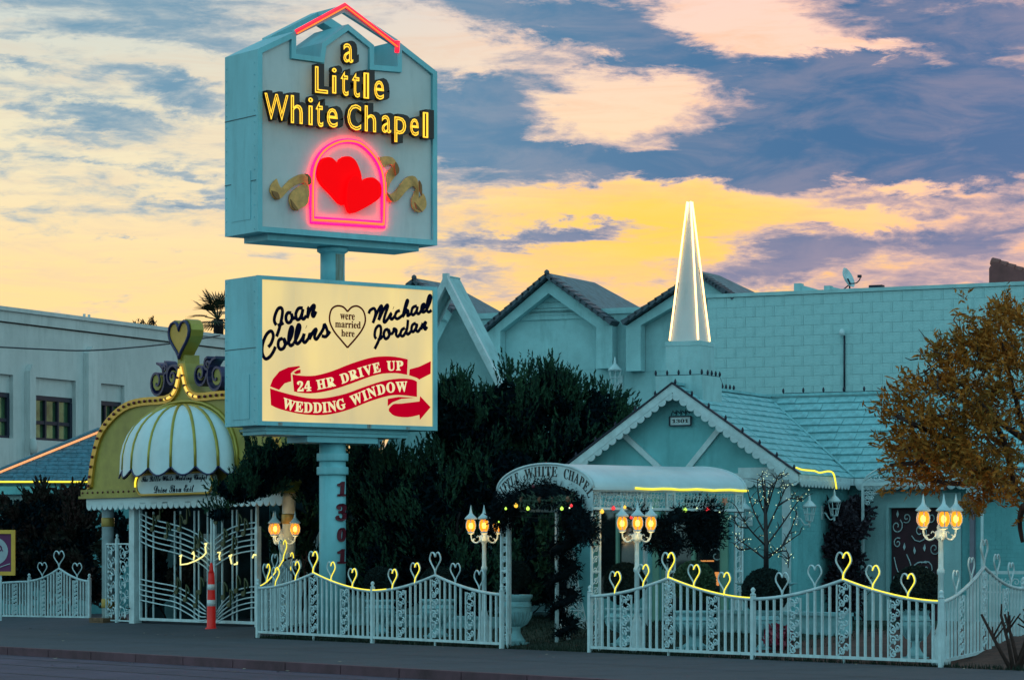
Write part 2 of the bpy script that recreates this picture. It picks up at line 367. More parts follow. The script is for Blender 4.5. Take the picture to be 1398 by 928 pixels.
# text -> mesh data (built-in font only)
tmp_scene = bpy.data.scenes.new('lettering_scratch')
def glyph(body, extrude=.0, offset=.0, neon=0.0, res=3):
    c = bpy.data.curves.new('g', 'FONT'); c.body = body; c.resolution_u = res
    c.extrude = extrude; c.offset = offset
    if neon: c.fill_mode = 'NONE'; c.bevel_depth = neon; c.bevel_resolution = 1
    o = bpy.data.objects.new('g', c); tmp_scene.collection.objects.link(o)
    vl = tmp_scene.view_layers[0]; vl.update()
    me = o.evaluated_get(vl.depsgraph).to_mesh()
    v = [tuple(p.co) for p in me.vertices]; f = [tuple(p.vertices) for p in me.polygons]
    bpy.data.objects.remove(o); bpy.data.curves.remove(c); return v, f
def bold_serif(s):
    r = ''
    for ch in s:
        if 'A' <= ch <= 'Z': r += chr(0x1D400+ord(ch)-65)
        elif 'a' <= ch <= 'z': r += chr(0x1D41A+ord(ch)-97)
        elif '0' <= ch <= '9': r += chr(0x1D7CE+ord(ch)-48)
        else: r += ch
    return r
def bold_script(s):
    r = ''
    for ch in s:
        if 'A' <= ch <= 'Z': r += chr(0x1D4D0+ord(ch)-65)
        elif 'a' <= ch <= 'z': r += chr(0x1D4EA+ord(ch)-97)
        else: r += ch
    return r
def text_fit(mb, body, x0, x1, z0, z1, y, depth=.01, offset=0., neon=0., shear=0., res=3, ref=None):
    """lay a word into the rectangle x0..x1, z0..z1 of the plane y; shear = rise of the baseline per metre"""
    v, f = glyph(body, .5 if not neon else 0, offset, neon, res)
    rv = v if ref is None else glyph(ref, 0, offset, 0, res)[0]
    ax0 = min(p[0] for p in rv); ax1 = max(p[0] for p in rv); ay0 = min(p[1] for p in rv); ay1 = max(p[1] for p in rv)
    out = []
    for p in v:
        x = x0+(p[0]-ax0)/(ax1-ax0)*(x1-x0); z = z0+(p[1]-ay0)/(ay1-ay0)*(z1-z0)+shear*(x-x0)
        yy = y-p[2]*(depth if not neon else (x1-x0)/(ax1-ax0)); out.append((x, yy, z))
    mb.add(out, f); return mb
def text_path(mb, body, path, h, y, depth=.008, offset=0., ref='H'):
    """letters along a path of (x, z) points in the plane y"""
    path = [Vector((p[0], p[1])) for p in path]; L = [0]
    for a, b in zip(path, path[1:]): L.append(L[-1]+(b-a).length)
    def at(s):
        for i in range(len(path)-1):
            if s <= L[i+1] or i == len(path)-2:
                t = (s-L[i])/(L[i+1]-L[i]); d = (path[i+1]-path[i]).normalized(); return path[i].lerp(path[i+1], t), d
    rv = glyph(bold_serif(ref))[0]; H = max(p[1] for p in rv)-min(p[1] for p in rv)
    gl = []; tot = 0
    for ch in body:
        if ch == ' ': gl.append(None); tot += .45; continue
        v, f = glyph(bold_serif(ch), .5, offset); a = min(p[0] for p in v); b = max(p[0] for p in v)
        gl.append((v, f, a, b)); tot += (b-a)+.07
    k = L[-1]/tot; s = 0; sc = h/H
    for g in gl:
        if g is None: s += .45*k; continue
        v, f, a, b = g; w = (b-a)*k; c, d = at(s+w/2); nrm = Vector((-d.y, d.x)); out = []
        for p in v:
            q = c+d*((p[0]-(a+b)/2)*k)+nrm*(p[1]*sc); out.append((q.x, y-p[2]*depth, q.y))
        mb.add(out, f); s += w+.07*k
    return mb
# fence-line geometry: the pavement edge runs to the far left
def fence_y(x): return 50.2-1.333*x
def behind(x, y): return (y-fence_y(x))*.6
def sst(t): t = max(0., min(1., t)); return t*t*(3-2*t)
def gz(x, y):
    w = behind(x, y)
    a = .36*sst(w/4.0); b = .15*sst(w/2.0)
    k = sst((x+5.6)/1.2) if w < 12 else 1
    return b+(a-b)*k if w > 0 else 0.
def on_line(px, w):
    """point seen at column px, w metres behind the fence line"""
    k = (px-699)/FPX; c = 50.2+w/.6; y = c/(1+1.333*k); return (k*y, y)
ST = -math.atan2(.8, .6)      # street direction
BD = -math.atan2(.436, .9)    # building direction
SG = math.atan2(.6, .8)       # pylon sign direction
# ================================================================== the setting
def sheet(name, m, pts, z):
    mb = MB(); mb.quad(*[(x, y, z) for x, y in pts]); return struct(mb.build(name, m))
sheet('ground', soil, [(-900,-300),(900,-300),(900,1500),(-900,1500)], -.16)
def street_quad(w0, w1, s0=-60, s1=60):
    # s along the street from the point x = 0 on the fence line, w behind it
    f = lambda s, w: (s*.6+w*.8, 50.2-s*.8+w*.6)
    return [f(s0, w0), f(s1, w0), f(s1, w1), f(s0, w1)]
def swp(s, w): return (s*.6+w*.8, 50.2-s*.8+w*.6)
sheet('road', asphalt, street_quad(-40, -6.5), -.13)
mb = MB()
for k in range(-60, 61):                      # kerb stones with joints
    if -29 < k < -18: continue                # dropped kerb at the drive
    a = swp(k*1.5+.012, 0); p = [swp(k*1.5+.012, -6.5), swp(k*1.5+1.488, -6.5), swp(k*1.5+1.488, -6.32), swp(k*1.5+.012, -6.32)]
    mb.add([(x, y, -.14) for x, y in p]+[(x, y, .006) for x, y in p], [(4,5,6,7),(0,1,5,4),(1,2,6,5),(2,3,7,6),(3,0,4,7)])
struct(mb.build('kerb', curbred))
mb = MB(); q = street_quad(-6.318, 0.0, -60, 60); mb.add([(x, y, 0) for x, y in q]+[(x, y, -.14) for x, y in q], [(0,1,2,3),(4,5,1,0),(5,6,2,1)])
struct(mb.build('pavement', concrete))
jm = mat('pavement_joint', (.018, .026, .034), .95); mb = MB()
for k in range(-24, 26):
    a = swp(k*2.4, -6.3); b = swp(k*2.4, -.03); u = (.6*.012, -.8*.012); mb.quad((a[0]-u[0], a[1]-u[1], .003), (a[0]+u[0], a[1]+u[1], .003), (b[0]+u[0], b[1]+u[1], .003), (b[0]-u[0], b[1]-u[1], .003))
for w in (-3.2,): 
    a = swp(-58, w); b = swp(58, w); mb.quad((a[0], a[1], .003), (b[0], b[1], .003), (b[0]+.024, b[1]+.018, .003), (a[0]+.024, a[1]+.018, .003))
for k in range(16):
    s_, w_ = random.uniform(-18, 12), random.uniform(-6, -.4); p = [swp(s_, w_)]
    for j in range(7): s_ += random.uniform(-.1, .35); w_ += random.uniform(-.2, .25); p.append(swp(s_, min(w_, -.05)))
    for a, b in zip(p, p[1:]): mb.quad((a[0]-.008, a[1], .0032), (b[0]-.008, b[1], .0032), (b[0]+.008, b[1]+.006, .0032), (a[0]+.008, a[1]+.006, .0032))
struct(mb.build('pavement_joints', jm))
# painted gutter seam and thin tar seams on the carriageway
tar = mat('tar_seam', (.028, .026, .036), .7)
mb = MB()
for w in (-7.3, -8.6, -10.2, -12.6, -15.5):
    for s0 in np.arange(-55, 45, 5.0):
        a = swp(s0, w+.05*math.sin(s0*.3)); b = swp(s0+5, w+.05*math.sin((s0+5)*.3)); dx, dy = .8*.03, .6*.03
        mb.quad((a[0]-dx, a[1]-dy, -.126), (b[0]-dx, b[1]-dy, -.126), (b[0]+dx, b[1]+dy, -.126), (a[0]+dx, a[1]+dy, -.126))
struct(mb.build('tar_seams', tar))
def ground_patch(name, m, s0, s1, w0, w1, ns, nw, lift=0.0, rough=0.0):
    vs = []; qs = []
    for i in range(ns+1):
        for j in range(nw+1):
            x, y = swp(s0+(s1-s0)*i/ns, w0+(w1-w0)*j/nw); vs.append((x, y, gz(x, y)+lift+(rough*random.random() if j else 0)))
    for i in range(ns):
        for j in range(nw):
            a = i*(nw+1)+j; qs.append((a, a+nw+1, a+nw+2, a+1))
    me = npmesh(name, np.array(vs), np.array(qs), m); return struct(link(name, me))
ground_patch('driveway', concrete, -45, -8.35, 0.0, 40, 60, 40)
ground_patch('lawn', grassm, -8.35, 5.0, 0.0, 14, 60, 40, 0, .03)
ground_patch('garden_bed', soil, 5.0, 30, 0.0, 14, 90, 40, 0, .05)
ground_patch('yard', soil, -8.35, 30, 14, 45, 20, 20)
# grass blades inside the fence and weeds along the pavement edge
n = 26000; s = rng.uniform(-8.3, 6.0, n); w = rng.uniform(.1, 5.5, n)
edge = rng.random(n) < .12; s[edge] = rng.uniform(-8.3, 12, edge.sum()); w[edge] = rng.uniform(-.02, .1, edge.sum())
px_ = s*.6+w*.8; py_ = 50.2-s*.8+w*.6; pz_ = np.array([gz(a, b) for a, b in zip(px_, py_)])
hh = rng.uniform(.03, .10, n); an = rng.uniform(0, PI, n); tx = rng.normal(0, .02, n)
v = np.stack([np.stack([px_-np.cos(an)*.01, py_-np.sin(an)*.01, pz_-.01], 1), np.stack([px_+np.cos(an)*.01, py_+np.sin(an)*.01, pz_-.01], 1), np.stack([px_+tx, py_+tx, pz_+hh], 1)], 1).reshape(-1, 3)
stuff(tag(link('grass', npmesh('grass', v, np.arange(n*3).reshape(-1, 3), grassm)), 'short dark grass on the lawn behind the white fences', 'grass'))
# scraps and fallen leaves on pavement and road
mb = MB()
for k in range(90):
    s_, w_ = random.uniform(-22, 14), random.choice([random.uniform(-9, -.1), random.gauss(-6.7, .15), random.gauss(-.25, .1)])
    x, y = swp(s_, w_); z = .003 if w_ > -6.3 else -.127; a = random.uniform(0, 6); r = random.uniform(.02, .05)
    mb.quad(*[(x+r*math.cos(a+t)*q, y+r*math.sin(a+t)*q, z+random.uniform(.002, .02)) for t, q in ((0, 1), (1.6, .6), (3.1, 1), (4.7, .5))])
stuff(tag(mb.build('litter', mat('scraps_of_paper_and_leaf', (.5, .42, .32), .9, island=.9, col2=(.09, .05, .03))), 'scraps of paper and leaves strewn along the pavement and kerb', 'litter'))

# ================================================================== chapel
def bricks(mb, x0, x1, z0, z1, y, bw=.21, bh=.075, holes=(), proud=.006, axis='x', gap=.008):
    r = 0; z = z0
    while z < z1-.01:
        x = x0-(bw/2 if r % 2 else 0); zt = min(z+bh-gap, z1)
        while x < x1:
            a, b = max(x, x0), min(x+bw-gap, x1)
            if b-a > .02 and not any(h[0] < (a+b)/2 < h[1] and h[2] < (z+zt)/2 < h[3] for h in holes):
                p = proud*random.uniform(.4, 1.3); q = y-p
                c = [(a, q, z), (b, q, z), (b, q, zt), (a, q, zt), (a, y+.004, z), (b, y+.004, z), (b, y+.004, zt), (a, y+.004, zt)]
                if axis == 'y': c = [(y+p if i < 4 else y-.004, v_[0], v_[2]) for i, v_ in enumerate(c)]
                mb.add(c, [(0,1,2,3),(1,0,4,5),(3,2,6,7),(0,3,7,4),(2,1,5,6)])
            x += bw
        z += bh; r += 1
    return mb
CX, CY, CZ = 5.09, 53.0, .30
ch = thing('chapel', 'small white gabled chapel with scalloped bargeboards and a neon edged steeple behind the urns', 'chapel', (CX, CY, CZ), BD)
AP = -2.22; ZE = 2.89; ZA = 4.42; SL = (ZA-2.75)/2.42
def gable_z(x): return ZA-abs(x-AP)*SL
holes = [(-2.75, -1.25, -.1, 2.2), (-3.9, -3.0, .5, 2.1)]
# front wall of the gabled wing with door and window openings
def wall_with_holes(mb, x0, x1, z0, ztop, hs, y0, y1):
    xs = sorted(set([x0, x1]+[h[0] for h in hs]+[h[1] for h in hs]+[AP if x0 < AP < x1 else x0]))
    for a, b in zip(xs, xs[1:]):
        cuts = sorted([(h[2], h[3]) for h in hs if h[0] < (a+b)/2 < h[1]]); z = z0
        for c0, c1 in cuts:
            if c0 > z: mb.prism([(a, z), (b, z), (b, c0), (a, c0)], y0, y1)
            z = c1
        mb.prism([(a, z), (b, z), (b, ztop(b)), (a, ztop(a))], y0, y1)
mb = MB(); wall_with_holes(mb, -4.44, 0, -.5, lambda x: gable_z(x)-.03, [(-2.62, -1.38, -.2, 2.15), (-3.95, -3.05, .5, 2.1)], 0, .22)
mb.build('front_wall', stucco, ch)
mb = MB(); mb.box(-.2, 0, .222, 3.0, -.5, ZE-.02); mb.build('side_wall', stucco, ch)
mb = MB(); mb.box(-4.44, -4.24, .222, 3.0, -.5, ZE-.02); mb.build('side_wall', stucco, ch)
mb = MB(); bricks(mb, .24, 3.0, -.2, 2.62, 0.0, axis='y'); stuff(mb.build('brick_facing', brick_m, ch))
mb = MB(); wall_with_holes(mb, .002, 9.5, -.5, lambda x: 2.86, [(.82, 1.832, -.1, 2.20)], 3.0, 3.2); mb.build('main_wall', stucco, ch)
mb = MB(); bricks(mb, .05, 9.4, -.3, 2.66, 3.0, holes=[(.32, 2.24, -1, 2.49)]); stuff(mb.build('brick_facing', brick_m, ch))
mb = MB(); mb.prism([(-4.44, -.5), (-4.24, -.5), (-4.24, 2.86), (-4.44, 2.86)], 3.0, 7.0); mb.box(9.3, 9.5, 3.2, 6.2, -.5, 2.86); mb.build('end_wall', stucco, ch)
# gable trim: frieze board, decorative crossed strips
mb = MB(); mb.box(-4.3, -.02, -.035, -.002, 2.60, 2.80); mb.box(-1.05, -.05, -.055, -.036, 2.62, 2.90)
mb.bar((-3.42, -.03, 3.62), (-2.50, -.03, 2.82), .10, .05, (0,1,0)); mb.bar((-1.35, -.03, 3.70), (-2.12, -.03, 2.82), .10, .05, (0,1,0))
mb.bar((-1.0, -.03, 2.6), (-1.0, -.03, .1), .07, .05, (0,1,0)); mb.bar((-.12, -.03, 2.6), (-.12, -.03, .1), .16, .05, (0,1,0))
mb.build('gable_trim', white, ch)
# roofs
def slab(mb, p, th=.06):
    nrm = (Vector(p[1])-Vector(p[0])).cross(Vector(p[3])-Vector(p[0])).normalized()
    if nrm.z < 0: nrm = -nrm
    q = [tuple(Vector(a)-nrm*th) for a in p]
    mb.add(list(p)+q, [(0,1,2,3),(7,6,5,4),(1,0,4,5),(2,1,5,6),(3,2,6,7),(0,3,7,4)])
mb = MB()
slab(mb, [(AP, -.32, ZA), (.20, -.32, 2.75), (.20, 4.3, 2.75), (AP, 4.3, ZA)])
slab(mb, [(AP, -.32, ZA+.001), (-4.64, -.32, 2.75), (-4.64, 4.3, 2.75), (AP, 4.3, ZA+.001)])
mb.build('gable_roof', shingle_m, ch)
MS = (ZA+.01-2.75)/1.9
mb = MB()
slab(mb, [(-4.7, 4.6, ZA+.01), (9.7, 4.6, ZA+.01), (9.7, 2.70, 2.75), (-4.7, 2.70, 2.75)]); slab(mb, [(-4.7, 4.6, ZA+.012), (9.7, 4.6, ZA+.012), (9.7, 6.8, 2.6), (-4.7, 6.8, 2.6)])
mb.build('main_roof', shingle_m, ch)
def shingle_mesh(w, l, t):
    mb = MB(); mb.add([(0,0,0),(w,0,0),(w,l,0),(0,l,0),(0,0,t),(w,0,t),(w,l,t*.15),(0,l,t*.15)], [(0,3,2,1),(4,5,6,7),(0,1,5,4),(1,2,6,5),(2,3,7,6),(3,0,4,7)])
    return mb.mesh('shingle', shingle_m)
shm = [shingle_mesh(.40, .21, .022), shingle_mesh(.46, .21, .026), shingle_mesh(.35, .205, .019), shingle_mesh(.43, .21, .032)]
nsh = 0
ang = math.atan(SL); LG = 2.42/math.cos(ang); rows = 14
for r in range(rows):                                      # right slope of the gable: long axis runs back along y
    dist = (r+1)*LG/rows; x = AP+dist*math.cos(ang); z = ZA-dist*math.sin(ang)
    ymax = 4.6-(ZA-z)/MS; y = -.31+random.uniform(0, .25)-.2
    while y < ymax-.1:
        me = random.choice(shm); wv = me.vertices[1].co.x; w = min(wv, ymax+.06-y); y0 = max(y, -.32)
        # local shingle x -> +y, local shingle y -> up the slope (towards -x)
        o = link('shingle', me, ch); e = Matrix(((0, -math.cos(ang), math.sin(ang)), (1, 0, 0), (0, math.sin(ang), math.cos(ang)))).to_4x4()
        e.translation = (x+.002*math.sin(ang), y0, z+.002); o.matrix_local = e @ Matrix.Diagonal(((y+w-y0)/wv*.985, 1, random.uniform(.8, 1.3), 1)); nsh += 1
        y += w+.004
am = math.atan(MS); LM = 1.9/math.cos(am); rows = 11
rest = MB()
for r in range(rows):
    dist = (r+1)*LM/rows; y = 4.6-dist*math.cos(am); z = ZA+.01-dist*math.sin(am)
    xmin = AP+(ZA-z)/SL+.02; x = xmin-random.uniform(0, .3)
    while x < 9.6:
        me = random.choice(shm); wv = me.vertices[1].co.x; x0 = max(x, xmin)
        e = Matrix(((1, 0, 0), (0, math.cos(am), -math.sin(am)), (0, math.sin(am), math.cos(am)))).to_4x4()
        e.translation = (x0, y-.002, z+.003); M = e @ Matrix.Diagonal(((x+wv-x0)/wv*.985, 1, random.uniform(.8, 1.3), 1))
        if x < 5.4 and nsh < 296: o = link('shingle', me, ch); o.matrix_local = M; nsh += 1
        else: rest.add([M @ v_.co for v_ in me.vertices], [tuple(p.vertices) for p in me.polygons])
        x += wv+.004
stuff(rest.build('shingle_rows', shingle_m, ch))
mb = MB(); mb.bar((AP, -.33, ZA+.03), (AP, 4.6, ZA+.03), .12, .05); mb.bar((-4.7, 4.6, ZA+.05), (9.7, 4.6, ZA+.05), .12, .05)
mb.bar((AP+.05, 4.5, ZA-.02), (.22, 2.68, 2.78), .05, .03)
mb.build('ridge_cap', shingle_m, ch)
# bargeboards and scallops
mb = MB()
for s in (-1, 1):
    mb.prism([(AP, ZA+.02), (AP+s*2.44, 2.755), (AP+s*2.44, 2.60), (AP, ZA-.135)], -.36, -.322)
mb.build('bargeboard', white, ch)
mb = MB()
for s in (-1, 1): mb.prism([(AP, ZA+.055), (AP+s*2.47, 2.785), (AP+s*2.47, 2.757), (AP, ZA+.022)], -.39, -.30)
mb.build('drip_edge', frame_d, ch)
def disc(r, n=14): return [(r*math.cos(2*PI*k/n), r*math.sin(2*PI*k/n)) for k in range(n)]
mb = MB(); mb.prism([(x, min(z, .05)) for x, z in disc(.088)], -.012, .012); scm = mb.mesh('scallop', white)
for s in (-1, 1):
    for k in range(17):
        t = (k+.55)/17; o = link('scallop', scm, ch, (AP+s*2.42*t, -.341+.003*(k % 2), ZA-.15-(ZA-2.75)*t), (0, s*math.atan(SL)*1.0, 0))
for k in range(23): link('scallop', scm, ch, (-4.2+k*.178, -.052 if k < 18 else -.07, 2.60 if k < 18 else 2.62))
for k in range(9): link('scallop', scm, ch, (.235, -.2+k*.178+1.2*0, 2.62), (0, 0, PI/2))
for k in range(9, 15): link('scallop', scm, ch, (.235, -.2+k*.178, 2.62), (0, 0, PI/2))
for k in range(40): link('scallop', scm, ch, (.35+k*.178, 2.66, 2.62))
mb = MB(); mb.box(.2, .23, -.3, 2.64, 2.62, 2.75); mb.box(.232, 9.5, 2.66, 2.69, 2.62, 2.75); mb.build('fascia', white, ch)
# number plate
npl = MB(); x0, z0 = PT(ch, 915, 581, -.03); x1, z1 = PT(ch, 944, 568, -.03)
npl.box(x0, x1, -.05, -.002, z0, z1); npl.box(x0+.02, x1-.02, -.056, -.051, z0+.025, z1-.025); pl = npl.build('number_plate', white, ch)
mb = MB()
for a, b in (((x0, z0), (x1, z0)), ((x0, z1), (x1, z1)), ((x0, z0), (x0, z1)), ((x1, z0), (x1, z1))): mb.bar((a[0], -.06, a[1]), (b[0], -.06, b[1]), .022)
mb.build('plate_frame', frame_d, pl)
mb = MB(); text_fit(mb, bold_serif('1301'), x0+.05, x1-.05, z0+.05, z1-.05, -.058, .01, .01); mb.build('number', black, pl)
mb = MB()
for k in range(4):
    cx = x0+.07+k*(x1-x0-.14)/3; mb.tube(smooth_path([(cx-.05, -.03, z1+.02), (cx-.02, -.03, z1+.10), (cx+.03, -.03, z1+.06), (cx+.05, -.03, z1+.12)], 3), .008, 4)
mb.build('plate_scrolls', frame_d, pl)
# steeple
sx, sy = AP-.03, .55
mb = MB(); mb.box(sx-.50, sx+.44, sy-.45, sy+.5, ZA-.75, 4.62); mb.build('steeple_base', rearm, ch)
mb = MB(); mb.box(sx-.35, sx+.34, sy-.32, sy+.36, 4.62, 5.26); mb.box(sx-.36, sx+.35, sy-.33, sy+.37, 5.18, 5.262); mb.build('steeple_box', rearm, ch)
b_ = .265; zs = 5.264; zt = 7.92
mb = MB(); mb.add([(sx-b_, sy-b_, zs), (sx+b_, sy-b_, zs), (sx+b_, sy+b_, zs), (sx-b_, sy+b_, zs), (sx, sy, zt)], [(0,1,4),(1,2,4),(2,3,4),(3,0,4),(3,2,1,0)])
spire = mb.build('spire', signface, ch)
for a, b in ((-1, -1), (1, -1), (1, 1), (-1, 1)):
    mb = MB(); mb.tube([(sx+a*(b_+.02), sy+b*(b_+.02), zs+.02), (sx+a*.035, sy+b*.035, zt-.05)], .019, 6); mb.build('neon_tube', neon_w, spire)
# entry door and window beneath the canopy
mb = MB(); mb.box(-2.60, -1.40, .14, .17, -.2, 2.13); mb.build('doorway_glass', glassd, ch)
mb = MB()
for a in (-2.62, -2.02, -1.45): mb.box(a, a+.07, .05, .139, -.2, 2.15)
mb.box(-2.549, -2.021, .06, .139, 2.07, 2.149); mb.box(-1.949, -1.451, .06, .139, 2.07, 2.149); mb.build('door_frame', tealdoor, ch)
for a in (-2.75, -1.38): mb = MB(); mb.box(a, a+.125, -.05, -.004, -.2, 2.35); mb.build('pilaster', tealdoor, ch)
mb = MB(); mb.box(-3.94, -3.06, .1, .13, .5, 2.1); mb.build('window_pane', glassd, ch)
mb = MB(); [mb.box(a, a+.05, .02, .099, .5, 2.1) for a in (-3.95, -3.52, -3.10)]; mb.build('window_frame', tealdoor, ch)
def scroll_pts(cx, cz, r, turns, a0, sgn=1, n=14, y=0.0):
    return [(cx+math.cos(a0+sgn*2*PI*turns*i/n)*r*(1-.85*i/n), y, cz+math.sin(a0+sgn*2*PI*turns*i/n)*r*(1-.85*i/n)) for i in range(n+1)]
for k in range(5): mb = MB(); mb.tube(scroll_pts(-2.3+random.uniform(0, .8), .7+.3*k, .16, 1.2, random.uniform(0, 6), random.choice((-1, 1)), y=.12), .010, 4); mb.build('door_scroll', white, ch)
mb = MB(); mb.box(-1.86, -1.60, .125, .138, 1.19, 1.215); mb.box(-1.58, -1.50, .125, .138, .75, 1.0); mb.build('lamp_glint', lit('warm_interior_lamp', (1, .35, .08), .6), ch)
# right-hand door with wrought scrollwork, surround and trellis arch
def dX(x): return .82+(x-2.15)*.88
mb = MB(); mb.box(dX(2.15), dX(3.30), 3.10, 3.13, -.1, 2.20); mb.build('side_door', maroon, ch)
mb = MB(); mb.box(dX(1.60), dX(2.15), 2.94, 2.999, -.2, 2.48); mb.box(dX(3.30), dX(3.75), 2.94, 2.999, -.2, 2.48); mb.box(dX(2.151), dX(3.299), 2.94, 2.999, 2.20, 2.48)
mb.box(dX(2.10), dX(2.16), 2.90, 2.939, -.1, 2.26); mb.box(dX(3.29), dX(3.35), 2.90, 2.939, -.1, 2.26); mb.box(dX(2.161), dX(3.289), 2.90, 2.939, 2.20, 2.26); mb.build('door_surround', rearm, ch)
mb = MB()
def vine(mb, pts, y, r=.012): mb.tube([(p.x, y, p.z) for p in smooth_path([(a, 0, b) for a, b in pts], 4)], r, 5)
vine(mb, [(2.42, .2), (2.45, .7), (2.6, 1.0), (2.5, 1.25)], 3.07); vine(mb, [(2.45, .75), (2.3, .95), (2.22, 1.2)], 3.07); vine(mb, [(2.55, .95), (2.75, 1.1), (2.95, 1.1)], 3.07)
for cx, cz, r, a, s in ((2.95, .98, .16, 2.4, -1), (2.27, .8, .09, 0, 1), (2.8, 1.65, .2, 3.5, 1), (2.28, 1.75, .14, 1, -1), (3.05, 1.9, .12, 2, 1), (2.5, 1.9, .1, 4, 1), (2.6, .45, .12, 1, 1), (3.0, .5, .14, 3, -1), (2.3, 1.45, .1, 1, 1), (3.12, 1.35, .12, 0, -1)):
    mb.tube(scroll_pts(cx, cz, r, 1.3, a, s, y=3.07), .011, 5)
for cx, cz, a in ((2.45, 1.32, .3), (2.68, 1.25, -.4), (2.9, 1.3, .5), (2.3, 1.9, .2), (3.1, .8, .6), (2.5, .55, -.5)):
    mb.add([(cx, 3.065, cz), (cx+.03, 3.065, cz+.06), (cx+.02*a, 3.065, cz+.14), (cx-.03, 3.065, cz+.06)], [(0,1,2,3)])
mb.v = [(dX(p[0]), p[1], p[2]*1.06) for p in mb.v]; mb.build('iron_scrollwork', white, ch)
mb = MB(); mb.box(2.42, 2.50, 2.86, 2.98, -.2, 2.6); mb.build('downpipe', mat('lavender_downpipe', (.22, .20, .26), .6), ch)
tr = thing('trellis_arch', 'lacy white iron arch with letters over the right hand chapel door', 'trellis', (ch.matrix_basis @ Vector((0,0,0))), BD)
tr.location = (CX, CY, CZ)
a0, zb = PT(tr, 1178, 661, 2.2); TW = 1.15; tcx = a0+TW
arc = [(tcx+TW*math.cos(t), 2.2, zb+.42*math.sin(t)) for t in np.linspace(PI, 0, 17)]
mb = MB(); mb.tube(arc, .018, 5); mb.tube([(p[0], 2.2, zb+(p[2]-zb)*.72) for p in arc], .014, 5); mb.bar((a0, 2.2, zb), (a0+2*TW, 2.2, zb), .06, .06)
for k in (a0, a0+2*TW): mb.bar((k, 2.2, -.3), (k, 2.2, zb), .045); mb.bar((k, 2.2, zb), (k, 2.98, zb), .04)
mb.build('arch_frame', white, tr)
mb = MB()
for k in range(16):
    x = a0+.12+k*(2*TW-.24)/15; h = .30*math.sqrt(max(0, 1-((x-tcx)/TW)**2)); mb.tube(scroll_pts(x, zb+h*.5+.02, max(.03, h*.42), 1.1, k, (-1)**k, 10, 2.2), .010, 4)
for sd in (0, 1):
    for k in range(9):
        x = (a0+.05+.045*k) if not sd else (a0+2*TW-.05-.045*k); z = zb-.08-.045*(9-k)*(.9 if k < 9 else 1)
        for q in range(max(1, (9-k)//2)): mb.tube(scroll_pts(x, zb-.07-q*.09, .045, 1.2, k+q, (-1)**(k+q), 8, 2.2), .010, 4)
mb.build('scroll_lattice', white, tr)
mb = MB(); text_path(mb, 'LITTLE', [(a0+.33, zb+.17), (a0+.5, zb+.235), (a0+.75, zb+.285), (a0+1.1, zb+.31)], .12, 2.17, .02, .01); mb.build('lettering', frame_d, tr)

# ---- chapel's little fittings
def wall_lantern(px, py, root_d, label, y):
    x, z = PT(ch, px, py, y); M = mw(ch); p = M @ Vector((x, y, z))
    t = thing('wall_lantern', label, 'lantern', p, BD, 'unlit cage lanterns on the chapel walls')
    return t
def lantern_parts(t, s=1.0, arm=(0, .22)):
    mb = MB()
    for k in range(6):
        a = k*PI/3; mb.tube([(math.cos(a)*.05*s, math.sin(a)*.05*s, -.16*s), (math.cos(a)*.10*s, math.sin(a)*.10*s, .06*s)], .008*s, 4)
    for z, r in ((-.16, .055), (-.05, .08), (.06, .105)): mb.tube([(math.cos(a)*r*s, math.sin(a)*r*s, z*s) for a in np.linspace(0, 2*PI, 11)[:-1]], .008*s, 4, True)
    mb.build('cage', white, t)
    mb = MB(); mb.lathe([(.115*s, .06*s), (.10*s, .09*s), (.05*s, .14*s), (.02*s, .17*s), (.022*s, .20*s), (.005*s, .27*s)], 10); mb.build('cap', white, t)
    mb = MB(); mb.lathe([(.01*s, -.26*s), (.02*s, -.22*s), (.015*s, -.19*s), (.055*s, -.16*s), (.03*s, -.15*s)], 8)
    mb.tube(smooth_path([(0, 0, -.20*s), (-.05*s, arm[1]*.3, -.22*s), (-.03*s, arm[1]*.7, -.12*s), (0, arm[1], -.13*s)], 4), .012*s, 5); mb.box(-.04*s, .04*s, arm[1], arm[1]+.02, -.22*s, .0); mb.build('bracket', white, t)
wl = [wall_lantern(1017, 700, 0, 'unlit white cage lantern on the chapel front just left of the bare lit tree', -.28),
      wall_lantern(1105, 697, 0, 'unlit white cage lantern on the side wall, nearest the corner right of the bare tree', .6),
      wall_lantern(1139, 690, 0, 'unlit white cage lantern under the end of the drooping yellow neon', 1.9)]
M = mw(ch)
for i, (px, py, lx, ly, lz) in enumerate(((1017, 700, 0, 0, 0), (1105, 697, 0, 0, 0), (1139, 690, 0, 0, 0))): pass
lantern_parts(wl[0], 1.05, (0, .26))
def at_px_on_x(root, px, py, x0):
    """line of sight meets the thing's plane x = x0 -> (y, z)"""
    Mi = mw(root).inverted(); o = Mi @ Vector((0, 0, CAMZ)); q = Mi @ W(px, py, 10.0); d = q-o; t = (x0-o.x)/d.x; p = o+d*t; return (p.y, p.z)
for i, (px, py) in ((1, (1105, 697)), (2, (1139, 690))):
    y, z = at_px_on_x(ch, px, py, .25); wl[i].location = M @ Vector((.25, y, z)); wl[i].rotation_euler.z = BD+PI/2
    lantern_parts(wl[i], 1.15, (0, .23))
# drooping yellow neon along the eave
mb = MB(); pts = []
for px, py in ((1087, 638), (1096, 641), (1112, 642.5), (1119, 645), (1130, 643), (1137, 645), (1140, 654), (1142, 667)):
    y, z = at_px_on_x(ch, px, py, .30); pts.append((.30, y, z))
mb.tube(smooth_path(pts, 3), .016, 6); o = mb.build('eave_neon', neon_y, None, (CX, CY, CZ), BD); tag(o, 'drooping yellow neon tube along the side eave of the chapel', 'neon tube')
